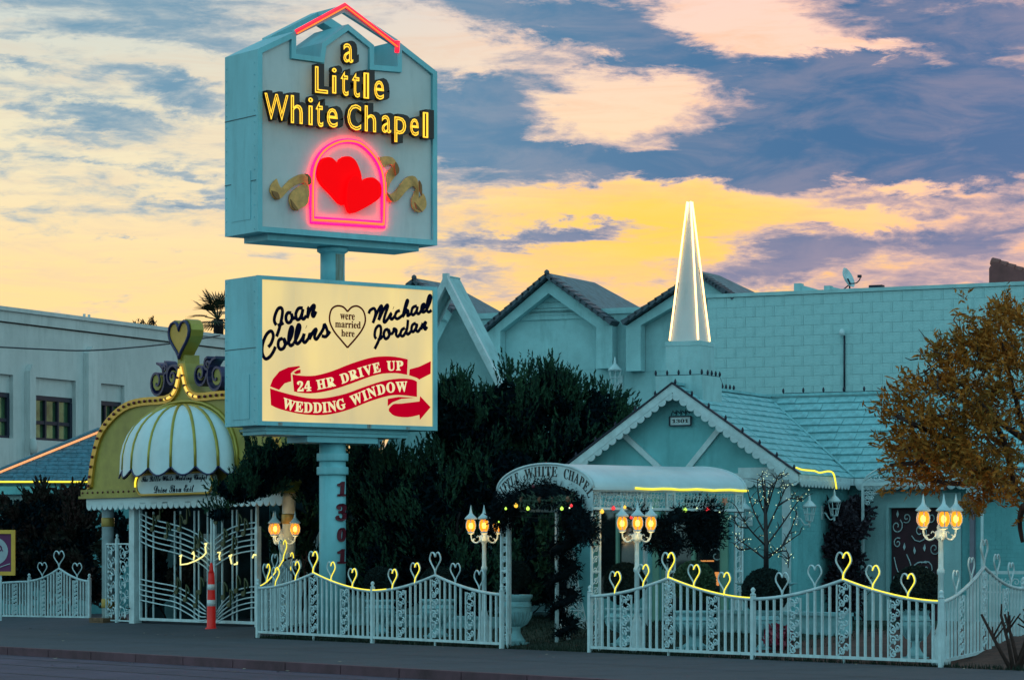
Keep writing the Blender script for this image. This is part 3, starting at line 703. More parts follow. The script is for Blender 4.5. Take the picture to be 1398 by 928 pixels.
# ridge fairy bulbs
lb = thing('string_of_lights', 'string of small dark bulbs clipped along the chapel ridges and steeple base', 'string lights', (CX, CY, CZ), BD)
mb = MB(); mb.lathe([(.004, 0), (.022, .03), (.026, .06), (.012, .10), (.002, .11)], 6); blm = mb.mesh('bulb', frame_d)
bp = [(AP+.3+k*.42, 4.6, ZA+.08) for k in range(18)]+[(sx-.5+k*.23, sy-.44, 4.62) for k in range(5)]+[(sx+.44, sy-.2+k*.2, 4.62) for k in range(4)]
bp += [(AP+.05+k*.33, -.34, gable_z(AP+.05+k*.33)+.04) for k in range(8)]+[(AP-.35-k*.4, -.34, gable_z(AP-.35-k*.4)+.04) for k in range(5)]+[(AP, 1.1+k*.2, ZA+.05) for k in range(9)]
for p in bp: link('bulb', blm, lb, p)
mb = MB(); mb.tube([(AP+.3, 4.58, ZA+.085), (7.5, 4.58, ZA+.085)], .006, 4); mb.tube([(AP, 1.0, ZA+.06), (AP, 2.8, ZA+.06)], .006, 4); mb.tube([(sx-.5, sy-.44, 4.63), (sx+.42, sy-.44, 4.63), (sx+.44, sy+.4, 4.63), (sx+.44, sy+.6, 4.45)], .006, 4)
mb.build('cord', frame_d, lb)

# ================================================================== long building behind
BX, BY = 4.64, 66.0
bb = thing('rear_building', 'long pale block building with three small gables rising behind the chapel', 'building', (BX, BY, 0), BD)
HT = 7.42
mb = MB(); mb.box(-8.6, -.1, .45, .75, 0, HT-.25); mb.box(-8.62, -.1, .40, .80, HT-.25, HT-.12); mb.build('recessed_wall', rearm, bb)
x0b, _ = PT(bb, 966, 420, 0)
mb = MB(); mb.box(x0b, 12, .012, .4, 0, HT-.02); mb.box(x0b-.02, 12, -.04, .42, HT-.02, HT+.06); mb.build('block_backing', mat('block_joint_mortar', (.38, .60, .62), .9), bb)
blw, blh = .46, .225
bmes = []
for k in range(3):
    mb = MB(); mb.add([(0,0,0),(blw-.005,0,0),(blw-.005,0,blh-.005),(0,0,blh-.005),(0,.02,0),(blw-.005,.02,0),(blw-.005,.02,blh-.005),(0,.02,blh-.005)], [(0,1,2,3),(1,0,4,5),(3,2,6,7),(0,3,7,4),(2,1,5,6)])
    bmes.append(mb.mesh('block', mat('painted_block_%s' % 'abc'[k], [(.41,.62,.64),(.40,.61,.63),(.405,.615,.635)][k], .9, stain=.45, var=.10, scale=.9, bump=.6, bscale=30, col2=(.28,.52,.55))))
rs_ = MB(); nb = 0; r = 0; z = HT-.03-blh
while z > 3.0:
    x = x0b-(blw/2 if r % 2 else 0)
    while x < 10.5:
        a = max(x, x0b); p = random.uniform(0, .006)
        if z > 4.55 and x < 6.9 and nb < 296:
            link('block', random.choice(bmes), bb, (a, -p, z), None, (max(.2, (x+blw-a)/blw), 1, 1)); nb += 1
        else: rs_.add([(a, -p, z), (x+blw-.005, -p, z), (x+blw-.005, -p, z+blh-.005), (a, -p, z+blh-.005)], [(0,1,2,3)])
        x += blw
    z -= blh; r += 1
stuff(rs_.build('block_courses', bmes[0].materials[0], bb))
def rear_gable(apex, lend, rend, inl, inr, inapex, bottom, ridge_end, hip_end, slats, y=0.15):
    P = lambda q, yy=y: PT(bb, q[0], q[1], yy)
    a, l, r_ = P(apex), P(lend), P(rend); il, ir, ia = P(inl), P(inr), P(inapex); zb_ = P((inl[0], bottom))[1]
    wl_, wr_ = l[0]+.02, r_[0]-.02
    mb = MB(); mb.prism([(wl_, zb_), (il[0], zb_), il, ia, ir, (ir[0], zb_), (wr_, zb_), (wr_, r_[1]-.12), (a[0], a[1]-.14), (wl_, l[1]-.12)], y, y+.28)
    mb.build('gable_frame', rearm, bb)
    # thick tiles along the two rakes
    for s, e in ((l, 1), (r_, -1)):
        nt = 11; d = Vector((a[0]-s[0], 0, a[1]-s[1])); L = d.length/nt; d.normalize()
        mb = MB(); mb.add([(-.02, -.16, -.06), (L+.03, -.16, -.02), (L+.03, .30, -.02), (-.02, .30, -.06), (-.02, -.16, .055), (L+.03, -.16, .03), (L+.03, .30, .03), (-.02, .30, .055)], [(0,3,2,1),(4,5,6,7),(0,1,5,4),(1,2,6,5),(2,3,7,6),(3,0,4,7)])
        if e < 0:
            mb.f = [f[::-1] for f in mb.f]; mb.v = [(-v_[0], v_[1], v_[2]) for v_ in mb.v]
        me = mb.mesh('rake_tile', tile_dark)
        for k in range(nt):
            an = math.atan2(d.z, abs(d.x)); link('rake_tile', me, bb, (s[0]+d.x*k*L, y-.02, s[1]+d.z*k*L-.04), (0, -an*e, 0))
    # roof running back
    M_ = mw(bb).inverted(); rz = a[1]+.02
    re = Vector((a[0], y+ridge_end, rz)); 
    mb = MB(); slab(mb, [(a[0], y, rz), (r_[0], y, r_[1]), (r_[0], y+ridge_end+2.0, r_[1]), (a[0], y+ridge_end, rz)], .08); slab(mb, [(a[0], y, rz), (l[0], y, l[1]), (l[0], y+ridge_end+2.0, l[1]), (a[0], y+ridge_end, rz)], .08)
    mb.build('tiled_roof', tile_slope, bb)
    mb = MB(); mb.lathe([(.001, -.07), (.05, -.04), (.065, .01), (.05, .05), (.001, .08)], 10, (a[0], y-.1, a[1]+.02)); mb.build('ridge_ball', tile_dark, bb)
    if slats:
        zt_ = ia[1]-.03; zb2 = slats
        k = 0; z = zt_-.15
        while z > PT(bb, 750, slats, y)[1]:
            half = (ia[1]-z)/((ia[1]-il[1])/(ia[0]-il[0])); mb = MB(); mb.prism([(ia[0]-half+.03, z), (ia[0]+half-.03, z), (ia[0]+half-.12, z+.12), (ia[0]-half+.12, z+.12)], .40, .44); mb.build('siding_board', rearm, bb); z -= .135
    mb = MB(); mb.prism([(il[0], zb_), (ir[0], zb_), (ir[0], ir[1]), ia, (il[0], il[1])], .442, .449); mb.build('gable_panel', rearm, bb)
rear_gable((749, 374), (664, 447), (837, 438), (683, 452), (814, 447), (749, 400.5), 507, 2.6, 0, 441)
rear_gable((955, 371), (853.5, 438), (1004, 404), (874.6, 444), (998, 428), (955, 398), 506, 1.2, 0, 0)
rear_gable((568, 381), (486, 454), (652, 446), (503, 460), (634, 455), (568, 408), 507, 1.9, 0, 0)
# roof top fittings
mb = MB(); xa, za = PT(bb, 1086, 404, .2); mb.box(xa, xa+.16, .1, .3, HT+.06, HT+.24); mb.prism([(xa+.16, HT+.2), (xa+.62, HT+.061), (xa+.16, HT+.061)], .12, .28); mb.build('parapet_cap', rearm, bb)
mb = MB(); xa, za = PT(bb, 1127, 404, .2); mb.box(xa, xa+.14, .1, .3, HT+.06, HT+.16); mb.prism([(xa+.14, HT+.14), (xa+.45, HT+.061), (xa+.14, HT+.061)], .12, .28); mb.build('parapet_cap', rearm, bb)
mb = MB(); xa, za = PT(bb, 1188, 404, .2); mb.box(xa, xa+.3, .1, .3, HT+.061, HT+.13); mb.build('roof_vent', frame_d, bb)
xa, za = PT(bb, 1153, 458, -.03); _, zc = PT(bb, 1153, 537, -.03)
mb = MB(); mb.tube([(xa, -.04, za), (xa, -.04, zc)], .022, 5); mb.build('conduit', frame_d, bb); mb = MB(); mb.lathe([(.03, -.08), (.07, -.02), (.06, .05), (.01, .09)], 8, (xa-.03, -.12, za+.06)); mb.build('wall_lamp', white, bb)
xa, za = PT(bb, 1353, 394, .6)
mb = MB(); prof = [(xa, HT), (xa, HT+.42), (xa+.06, HT+.52), (xa+.18, HT+.54), (xa+.55, HT+.40), (xa+1.0, HT+.22), (xa+2.2, HT+.2), (xa+2.2, HT)]; mb.prism(prof, .45, 2.2); mb.build('red_parapet_end', terra, bb)
for k in range(6):
    mb = MB(); p = Vector((xa+.12+k*.17, 0, HT+.55-k*.065)); mb.lathe([(.001, -.10), (.085, -.10), (.10, .09), (.001, .095)], 8, (0, 0, 0)); o = mb.build('barrel_tile', mat('red_barrel_tile', (.30, .10, .09), .7, var=.25, scale=6, bump=.3), bb); o.location = (p.x, .55, p.z); o.rotation_euler = (0, PI/2+.33, 0)
# satellite dish
p = mw(bb) @ Vector((*[PT(bb, 1160, 404, .25)[0]], .25, HT+.06))
sd = thing('satellite_dish', 'tilted white satellite dish on the parapet of the rear building', 'dish', p, BD)
mb = MB(); mb.lathe([(.001, -.06), (.12, -.05), (.22, -.01), (.27, .04), (.262, .045), (.2, .0), (.12, -.035), (.001, -.045)], 16); o = mb.build('reflector', white, sd, (-.05, 0, .26)); o.rotation_euler = (.2, 1.15, 0); o.scale = (.9, .7, .9)
mb = MB(); mb.tube([(0, 0, 0), (0, 0, .16), (-.05, 0, .25)], .02, 5); mb.tube([(-.03, 0, .1), (-.16, 0, .0)], .015, 5); mb.build('mast', frame_d, sd)
mb = MB(); mb.tube(smooth_path([(-.02, 0, .14), (.14, 0, .14), (.22, 0, .2), (.25, 0, .27)], 3), .014, 5); mb.box(.19, .27, -.03, .03, .26, .32); mb.build('feed_arm', frame_d, sd)
# a lantern on the rear wall over the juniper, and a wall opening
x, z = PT(bb, 845, 512, .35); t = thing('wall_lantern', 'unlit cage lantern high on the rear building wall above the dark juniper', 'lantern', mw(bb) @ Vector((x, .12, z)), BD); lantern_parts(t, 1.5, (0, .3))
# ---- A-frame chapel end
# ridge parallel to the building's depth
afr = thing('a_frame_gable', 'steep white A-frame roof end rising behind the right edge of the pylon sign', 'gable', (-1.41, 62.0, 0), BD)
ax, az_ = PT(afr, 609, 374, 0); rx, rz_ = PT(afr, 667, 487, 0); sl_ = (az_-rz_)/(rx-ax); hb = az_/sl_
mb = MB()
for s in (-1, 1): mb.prism([(ax, az_), (ax+s*hb, 0), (ax+s*(hb-.13), 0), (ax, az_-.27)], -.05, .05)
mb.prism([(ax-.06, az_-.2), (ax+.06, az_-.2), (ax+.06, az_+.01), (ax-.06, az_+.01)], -.055, .055)
mb.build('front_bargeboard', white, afr)
mb = MB()
for s in (-1, 1): slab(mb, [(ax, .061, az_-.02), (ax, .60, az_-.02), (ax+s*hb, .60, 0), (ax+s*hb, .061, 0)], .05)
mb.build('roof_slope', rearm, afr)
mb = MB(); 
for s in (-1, 1): mb.bar((ax+s*.02, .54, az_-.16), (ax+s*(hb-.1), .54, 0), .07, .08, (0,1,0))
mb.build('inner_rafter', white, afr)
mb = MB(); mb.prism([(ax-hb+.2, 0), (ax+hb-.2, 0), (ax, az_-.55)], .56, .60); mb.build('end_wall', rearm, afr)

# ================================================================== pale office block at the left
ob = thing('office_block', 'long pale stucco building with dark windows receding at the far left', 'building', (-17.5, 100, 0), math.atan2(.9, .436))
OH = 10.1
# local x runs away from the viewer along the wall, local -y faces the street
def OP(px, py, y0=0.0): return PT(ob, px, py, y0)
wins = [((-44, 538), (18, 597)), ((49, 541), (103.5, 601.5)), ((138, 548), (170, 607))]
ws = []
for (xa, ya), (xb, yb) in wins:
    a = OP(xa, yb); b = OP(xb, ya); ws.append((a[0], b[0], OP((xa+xb)/2, (yb+.3))[1], OP((xa+xb)/2, ya)[1]))
zc0, zc1 = min(w[2] for w in ws), max(w[3] for w in ws)
mb = MB(); xs = [-12]+[v_ for w in ws for v_ in w[:2]]+[22]; 
zr1 = OP(75, 517)[1]
mb.box(-12, 22, 0, .5, 0, ws[1][2]); 
for a, b in zip(xs[0::2], xs[1::2]): mb.box(a, b, 0, .5, ws[1][2], zr1)
mb.box(-12, 22, 0, .5, zr1, OH-.55)
for w in ws: mb.box(w[0], w[1], .15, .5, ws[1][3], zr1-.001)
mb.build('wall', farwall, ob)
mb = MB(); mb.box(-12, 22, -.10, .5, OH-.5, OH-.14); mb.box(-12, 22, -.18, .5, OH-.14, OH); mb.build('cornice', farwall, ob)
for px, pw, pt in ((38, .35, 497), (120, .55, 473)):
    a = OP(px, 595); zt_ = OP(px, pt)[1]; zb_ = OP(px, 600)[1]; mb = MB(); x_ = a[0]
    mb.box(x_-pw/2, x_+pw/2, -.22, -.001, zb_-1.0 if px > 100 else zb_-1.3, zt_-.25); mb.prism([(x_-pw/2, zt_-.249), (x_+pw/2, zt_-.249), (x_, zt_)], -.22, -.001)
    mb.build('pilaster', farwall, ob)
for w in ws:
    f = MB(); t_ = .16
    f.box(w[0], w[1], .16, .24, ws[1][2], ws[1][2]+t_*.6); f.box(w[0], w[1], .16, .24, ws[1][3]-t_, ws[1][3]-.002)
    nx = 3
    for k in range(nx+1):
        x = w[0]+(w[1]-w[0]-.14)*k/nx; f.box(x, x+(.14 if k in (0, nx) else .09), .15, .25, ws[1][2]+.1, ws[1][3]-.17)
    f.box(w[0], w[1], .17, .23, ws[1][3]-1.0, ws[1][3]-.88)
    fo = f.build('window', frame_d, ob)
    g = MB(); g.box(w[0]+.01, w[1]-.01, .26, .29, ws[1][2]+.01, ws[1][3]-.01); g.build('pane', glassgold, fo)
mb = MB()
for k in (-1.2, -.9, 5.1, 5.4, 12.0): mb.box(k, k+.07, -.02, .05, OH+.001, OH+.12)
mb.build('parapet_clip', farwall, ob)
a = OP(36, 612)
mb = MB(); mb.lathe([(.1, -.2), (.16, 0), (.14, .25), (.04, .35)], 8, (a[0], -.3, a[1])); mb.box(a[0]-.1, a[0]+.1, -.2, -.001, a[1]-.1, a[1]+.2); mb.build('wall_light', farwall, ob)
# cable from the office block
mb = MB(); mb.tube(smooth_path([W(-30, 472, 88), W(10, 474.3, 89), W(60, 476.8, 90), W(116, 478.6, 91.5), W(180, 474.5, 93), W(240, 468, 95), W(300, 458, 97)], 5), .025, 5)
o = mb.build('overhead_cable', cable_m); tag(o, 'thin dark cable sagging across the front of the pale left building', 'cable')

# ---- drive-through hall with blue roof
dh = thing('drive_through_hall', 'low building with blue shingle hip roof edged in neon behind the left hedge', 'building', (-9.9, 73.0, 0), 0)
def DP(px, py, y0=0.0): return PT(dh, px, py, y0)
ez = DP(60, 658)[1]; xr = DP(132, 657)[0]; xl = -8
mb = MB(); mb.box(xl, xr+1.6, .3, .5, 0, ez-.05); mb.box(xl, xr+1.6, -.04, .299, ez-.30, ez-.10); mb.build('wall', stucco, dh)
hp = DP(0, 650, 0); hq = DP(137, 592, 2.5)
slope_y = 2.5
mb = MB(); zt_ = hq[1]
e0 = (hp[0]-(hp[0]-hq[0])*-.12, -.05, ez)
xs0 = DP(-24, 657)[0]
slab(mb, [(xs0, -.05, ez), (xr+1.8, -.05, ez), (xr+1.8, slope_y, zt_), (hq[0], slope_y, zt_)], .10)
mb.build('roof', blueroof, dh)
nrm_k = (zt_-ez)/slope_y
mb = MB()
for r in range(12):
    y = -.05+slope_y*(r+.05)/12; z = ez+(y+.05)*nrm_k*(2.5/2.55)+.012; xst = xs0+(hq[0]-xs0)*(y+.05)/2.55; x = xst-random.uniform(0, .3)
    while x < xr+1.6:
        w_ = random.uniform(.22, .36); a = max(x, xst); b = x+w_-.012; t = random.uniform(.012, .03)
        if b > a: mb.add([(a, y, z), (b, y, z), (b, y+.21, z+.21*nrm_k), (a, y+.21, z+.21*nrm_k), (a, y, z+t), (b, y, z+t)], [(4,5,2,3),(0,1,5,4),(1,2,5),(0,4,3)])
        x += w_
stuff(mb.build('shingle_rows', blueroof, dh))
mb = MB(); mb.tube([(xs0, -.09, ez+.01), (xr, -.09, ez+.01)], .022, 6); mb.build('eave_neon', neon_y, dh)
mb = MB(); mb.tube([(xs0, -.05, ez+.07), (hq[0]+.02, slope_y, zt_+.07)], .028, 6); mb.build('hip_neon', neon_or, dh)
mb = MB(); mb.bar((xs0-.03, .02, ez+.10), (hq[0]-.03, slope_y+.1, zt_+.12), .14, .10); mb.build('hip_cap', blueroof, dh)
wa = DP(6, 701, .3); wb = DP(76, 671, .3); mb = MB(); mb.box(wa[0], wb[0], .27, .299, wa[1]-.2, wb[1]); w_ = mb.build('window', mat('pale_blind_glass', (.42, .60, .60), .4, var=.2), dh)
mb = MB(); mb.box(wa[0]-.06, wb[0]+.06, .24, .269, wb[1], wb[1]+.06); [mb.box(x, x+.05, .24, .269, wa[1]-.2, wb[1]-.002) for x in np.linspace(wa[0]-.05, wb[0], 4)]; mb.build('frame', white, w_)
# low wall behind the left fence, inside lane
# ================================================================== pylon sign
ps = thing('pylon_sign', 'tall two box roadside sign with red neon heart above and lit cream message panel below', 'sign', (-3.43, 56.0, 0), SG)
YF = -.585; HW = 2.04
def SP(px, py, y0=YF): return PT(ps, px, py, y0)
# pole
mb = MB(); mb.lathe([(.255, .1), (.255, 3.86)], 28); pole = mb.build('pole', signpaint, ps)
for z in (3.14, 3.40): mb = MB(); mb.lathe([(.30, z), (.305, z+.02), (.305, z+.13), (.30, z+.15)], 28); mb.build('collar', signpaint, ps)
mb = MB(); mb.lathe([(.235, 6.7), (.235, 7.36)], 28); mb.lathe([(.235, 7.36), (.30, 7.40), (.30, 7.47), (.235, 7.48)], 28); mb.build('upper_pole', signpaint, ps)
rust = mat('rust_streak', (.12, .10, .05), .9, col2=(.30, .42, .42), scale=7, streak=.1)
mb = MB(); mb.add([(.2377*math.cos(t), .2377*math.sin(t), z) for z in (6.78, 7.34) for t in np.linspace(-1.9, -1.1, 7)], [(i, i+1, i+8, i+7) for i in range(6)]); mb.build('rust_stain', rust, ps)
# trays
mb = MB(); mb.box(-1.75, 1.45, -.42, .42, 3.86, 4.02-.002); mb.box(-1.80, 1.50, -.45, .45, 3.93, 3.97); mb.build('tray', signpaint, ps)
mb = MB(); mb.box(-.80, .80, -.36, .36, 3.74, 3.858); mb.build('tray', signpaint, ps)
mb = MB(); mb.box(-1.72, 1.72, -.42, .42, 7.48, 7.598); mb.build('tray', signpaint, ps)
# lower cabinet
ZL0, ZL1 = 4.02, 6.79
mb = MB(); mb.box(-HW, HW, YF+.06, -YF, ZL0, ZL1); lowc = mb.build('lower_cabinet', signpaint, ps)
mb = MB(); fb = .095
mb.box(-HW-.004, -HW+fb, YF, YF+.059, ZL0-.004, ZL1+.004); mb.box(HW-fb, HW+.004, YF, YF+.059, ZL0-.004, ZL1+.004)
mb.box(-HW+fb, HW-fb, YF, YF+.059, ZL0-.004, ZL0+fb*.8); mb.box(-HW+fb, HW-fb, YF, YF+.059, ZL1-fb*.7, ZL1+.004); mb.build('face_frame', signpaint, lowc)
mb = MB(); mb.box(-HW-.012, -HW-.001, -.30, .30, ZL0+.12, ZL0+.95); mb.build('access_door', signpaint, lowc)
for z, a in ((ZL0+.1, 0),):
    pass
# the lit face: translucent acrylic with tubes behind
sm_ = bpy.data.materials.new('backlit_cream_acrylic'); sm_.use_nodes = True; t_ = sm_.node_tree; b_n = t_.nodes['Principled BSDF']
b_n.inputs['Roughness'].default_value = .35; b_n.inputs['Base Color'].default_value = (.30, .27, .18, 1)
tcx = N(t_, 'ShaderNodeTexCoord'); mp_ = N(t_, 'ShaderNodeMapping'); mp_.inputs['Scale'].default_value = (.9, .9, .35)
nz_ = N(t_, 'ShaderNodeTexNoise'); nz_.inputs['Scale'].default_value = 1.0; nz_.inputs['Detail'].default_value = 3
cr = N(t_, 'ShaderNodeValToRGB'); cr.color_ramp.elements[0].position = .3; cr.color_ramp.elements[1].position = .7
cr.color_ramp.elements[0].color = (.52, .38, .18, 1); cr.color_ramp.elements[1].color = (.84, .58, .18, 1)
t_.links.new(tcx.outputs['Object'], mp_.inputs[0]); t_.links.new(mp_.outputs[0], nz_.inputs['Vector']); t_.links.new(nz_.outputs[0], cr.inputs[0]); t_.links.new(cr.outputs[0], b_n.inputs['Emission Color']); b_n.inputs['Emission Strength'].default_value = .92
x_prev = -HW+fb
for i, px in enumerate((403, 475, 543, None)):
    x_n = SP(px, 480, YF+.05)[0] if px else HW-fb
    mb = MB(); mb.box(x_prev+.002, x_n-.002, YF+.03, YF+.058, ZL0+fb*.8+.001, ZL1-fb*.7-.001); mb.build('lit_panel', sm_, lowc); x_prev = x_n
YP = YF+.029
def on_face(pts, ox, oy, sc, y=YP): return [(lambda q: (q[0], y, q[1]))(SP(ox+a/sc, oy+b/sc, y)) for a, b in pts]
def brush(mb, pts, ox, oy, sc, w=.039):
    mb.tube(smooth_path(on_face(pts, ox, oy, sc), 4), w, 6, flat=.004)
JC = [[(220,475),(198,430),(205,370),(235,300),(270,283),(288,320),(275,420),(250,520),(222,600)], [(235,480),(270,465),(300,448)],
 [(385,342),(345,340),(325,390),(340,442),(375,440),(395,390),(385,345),(400,400),(432,388)],
 [(512,288),(465,290),(435,350),(447,412),(480,400),(505,340),(513,295),(500,380),(520,408),(550,370)],
 [(560,278),(572,300),(560,400)], [(564,385),(595,300),(630,256),(640,275),(615,355),(632,378),(657,322)],
 [(130,715),(160,680),(185,610),(180,560),(155,540),(110,580),(70,680),(65,780),(100,845),(150,820),(190,760),(210,710)],
 [(290,620),(250,640),(240,700),(265,740),(305,720),(320,660),(300,620),(320,680),(350,665)],
 [(350,665),(385,600),(402,520),(385,492),(362,560),(355,650),(375,700),(412,678)],
 [(412,678),(455,590),(482,500),(465,467),(442,530),(430,630),(450,680),(487,650)],
 [(487,650),(512,610),(527,568),(515,640),(535,665),(575,620)], [(549,492),(552,494)],
 [(575,620),(592,562),(585,635)], [(588,620),(612,570),(640,530),(662,522),(640,600),(660,630),(692,590)],
 [(692,590),(735,520),(752,465),(785,555),(765,600),(720,592)], [(765,600),(790,575),(812,542)]]
MJ = [[(270,348),(285,312),(328,290),(345,330),(338,380),(315,452)], [(318,445),(360,340),(400,268),(415,272),(395,350),(378,420)], [(380,420),(425,320),(468,255),(480,270),(450,360),(435,430),(452,440),(490,390)],
 [(490,390),(518,342),(508,390),(525,410),(560,370)], [(540,284),(543,286)],
 [(613,312),(575,332),(560,380),(585,405),(640,368)], [(640,375),(675,290),(702,210),(688,208),(662,300),(642,390)], [(650,372),(688,312),(705,325),(695,372),(732,350)],
 [(800,262),(755,282),(740,340),(760,362),(795,320),(808,268),(798,330),(820,350),(850,310)],
 [(850,310),(880,280),(882,242),(857,260),(850,312),(872,332),(905,308)], [(905,308),(945,220),(955,158),(936,152),(915,220),(908,300),(930,330),(962,310)],
 [(352,625),(335,590),(345,520),(378,480),(403,500),(400,580),(372,660),(335,735)], [(370,640),(400,620),(425,595)],
 [(485,520),(450,530),(435,580),(455,625),(490,600),(497,545),(485,525),(492,560),(525,572)], [(522,575),(545,538),(545,515),(575,528),(570,575),(592,600),(622,560)],
 [(668,505),(632,530),(620,580),(650,592),(690,520),(702,415)], [(690,510),(685,550),(702,575),(738,540)],
 [(788,452),(750,475),(740,530),(760,547),(795,500),(800,457),(790,520),(812,545),(845,500)], [(848,460),(855,470),(846,525)], [(848,515),(875,465),(900,440),(880,500),(895,520),(912,490)]]
mb = MB()
for s_ in JC: brush(mb, s_, 350, 385, 8.07)
mb.build('script_name', inknavy, lowc)
mb = MB()
for s_ in MJ: brush(mb, s_, 470, 385, 8.07, .036)
mb.build('script_name', inknavy, lowc)
mb = MB(); hp_ = [(622,305),(602,284),(572,281),(550,300),(544,345),(563,390),(595,430),(622,462)]; hq_ = [(622,462),(655,425),(685,385),(700,345),(692,303),(668,282),(642,285),(622,305)]
for h_ in (hp_, hq_): mb.tube(smooth_path(on_face(h_, 280, 330, 3.2), 4), .020, 6, flat=.004)
mb.build('heart_outline', inkred, lowc)
def fit_px(mb, body, x0, x1, yt, yb, ox, oy, sc, y, depth, offset=0, neon=0, shear=0, ref=None):
    xm = (x0+x1)/2; a = SP(ox+x0/sc, oy+yb/sc, y); b = SP(ox+x1/sc, oy+yb/sc, y); zt_ = SP(ox+xm/sc, oy+yt/sc, y)[1]; zb_ = SP(ox+xm/sc, oy+yb/sc, y)[1]
    text_fit(mb, body, a[0], b[0], zb_, zt_, y, depth, offset, neon, shear, ref=ref)
for w3, xx0, xx1, yy0, yy1 in (('were', 590, 654, 316, 341), ('married', 568, 680, 345, 377), ('here', 595, 653, 384, 415)):
    mb = MB(); fit_px(mb, bold_serif(w3), xx0, xx1, yy0, yy1, 280, 330, 3.2, YP, .004, .01); mb.build('lettering', inkred, lowc)
BO = (355, 475, 5.706)
def banner(mb, pts): mb.prism([(p[0], p[2]) for p in on_face(pts, *BO)], YP-.003, YP+.0)
up1 = [(252,205),(330,216),(430,214),(560,180),(700,125),(850,78),(950,65),(1050,68),(1150,88)]; lo1 = [(1145,208),(1060,195),(950,200),(850,225),(700,280),(560,325),(430,350),(330,350),(265,338)]
up2 = [(78,314),(150,338),(280,372),(400,392),(520,387),(660,357),(800,307),(950,258),(1080,238),(1180,243),(1222,262)]; lo2 = [(1222,380),(1100,366),(1000,372),(850,416),(700,476),(560,513),(440,522),(300,510),(150,473),(85,443)]
mb = MB()
def sm2(p, k=3): return [(q.x, q.y) for q in smooth_path([(a, b, 0) for a, b in p], k)]
banner(mb, sm2(up1)+sm2(lo1)); banner(mb, sm2(up2)+sm2(lo2))
banner(mb, [(78,298),(100,242),(150,182),(220,150),(305,139),(312,148),(262,176),(240,196),(243,258),(190,275),(148,325)])
banner(mb, [(262,190),(290,172),(315,166),(315,195),(280,203)]); banner(mb, [(1165,165),(1240,145),(1330,102),(1328,200),(1240,245),(1222,232),(1162,212)])
banner(mb, [(995,395),(1080,380),(1205,386),(1100,395),(1030,422),(994,452)]); banner(mb, sm2([(1003,472),(1040,436),(1100,432),(1242,415)])+[(1247,374),(1328,460),(1245,558),(1242,520)]+sm2([(1240,520),(1150,538),(1050,528),(1003,490)]))
mb.build('ribbon_banner', redpaint, lowc)
cream = mat('cream_cut_lettering', (.8, .7, .4), .5, emit=(.80, .62, .30), es=.75)
def path_f(pts): return [(p[0], p[2]) for p in on_face(pts, *BO)]
mb = MB(); text_path(mb, '24 HR DRIVE UP', path_f(sm2([(290,337),(400,332),(480,317),(600,290),(700,255),(820,214),(940,182),(1000,174),(1122,172)])), .175, YP-.006, .004, .02); mb.build('lettering', cream, lowc); mb = MB()
text_path(mb, 'WEDDING WINDOW', path_f(sm2([(170,462),(260,488),(370,501),(500,500),(600,485),(700,455),(800,415),(900,373),(1010,345),(1155,335)])), .185, YP-.006, .004, .02)
mb.build('lettering', cream, lowc)
# upper cabinet: one profile pushed right through, with the notch beside the little gable
def FP(pts, ox=280, oy=0, sc=2.6514): return [SP(ox+a/sc, oy+b/sc) for a, b in pts]
ZU0 = 7.60
notch = FP([(330,112),(330,195),(418,207),(425,155),(518,88),(612,165),(612,235),(697,242),(697,148)])
eL = (-HW, 10.98); eR = (HW, 10.96)
prof = [(-HW, ZU0), eL]+notch+[eR, (HW, ZU0)]
mb = MB(); mb.prism(prof, YF+.07, -YF); upc = mb.build('upper_cabinet', signpaint, ps)
mb = MB(); mb.prism([(-HW+.11, ZU0+.11), (-HW+.11, 10.9)]+[(notch[0][0]-.12, notch[0][1]-.06), (notch[1][0]-.11, notch[1][1]-.11), (notch[2][0]+.12, notch[2][1]-.12), (notch[3][0]+.10, notch[3][1]-.05), (notch[4][0], notch[4][1]-.15), (notch[5][0]-.10, notch[5][1]-.05), (notch[6][0]-.11, notch[6][1]-.11), (notch[7][0]+.11, notch[7][1]-.11), (notch[8][0]+.12, notch[8][1]-.08)]+[(HW-.11, 10.88), (HW-.11, ZU0+.11)], YF+.062, YF+.069)
mb.build('sign_panel', signface, upc)
mb = MB()
edge = [(-HW, ZU0), eL]+notch+[eR, (HW, ZU0)]
cxm, czm = 0, 9.2
n_ = len(edge)
def inset(poly, d):
    out = []; n = len(poly)
    for i in range(n):
        p0, p1, p2 = Vector(poly[i-1]), Vector(poly[i]), Vector(poly[(i+1) % n]); d1 = (p1-p0).normalized(); d2 = (p2-p1).normalized()
        n1 = Vector((d1.y, -d1.x)); n2 = Vector((d2.y, -d2.x)); b = (n1+n2); b = b/max(.3, b.length_squared)*2
        out.append((p1.x+b.x*d, p1.y+b.y*d))
    return out
inn = inset(edge, .10)
for i in range(n_):
    a, b, c_, d_ = edge[i], edge[(i+1) % n_], inn[(i+1) % n_], inn[i]
    vs = [(p[0], YF, p[1]) for p in (a, b, c_, d_)]+[(p[0], YF+.0695, p[1]) for p in (a, b, c_, d_)]
    mb.add(vs, [(3,2,1,0),(0,1,5,4),(2,3,7,6)])
mb.build('face_border', signpaint, upc)
mb = MB(); mb.box(-HW-.010, -HW-.001, -.34, .34, ZU0+.25, ZU0+1.15); mb.build('access_door', signpaint, upc)
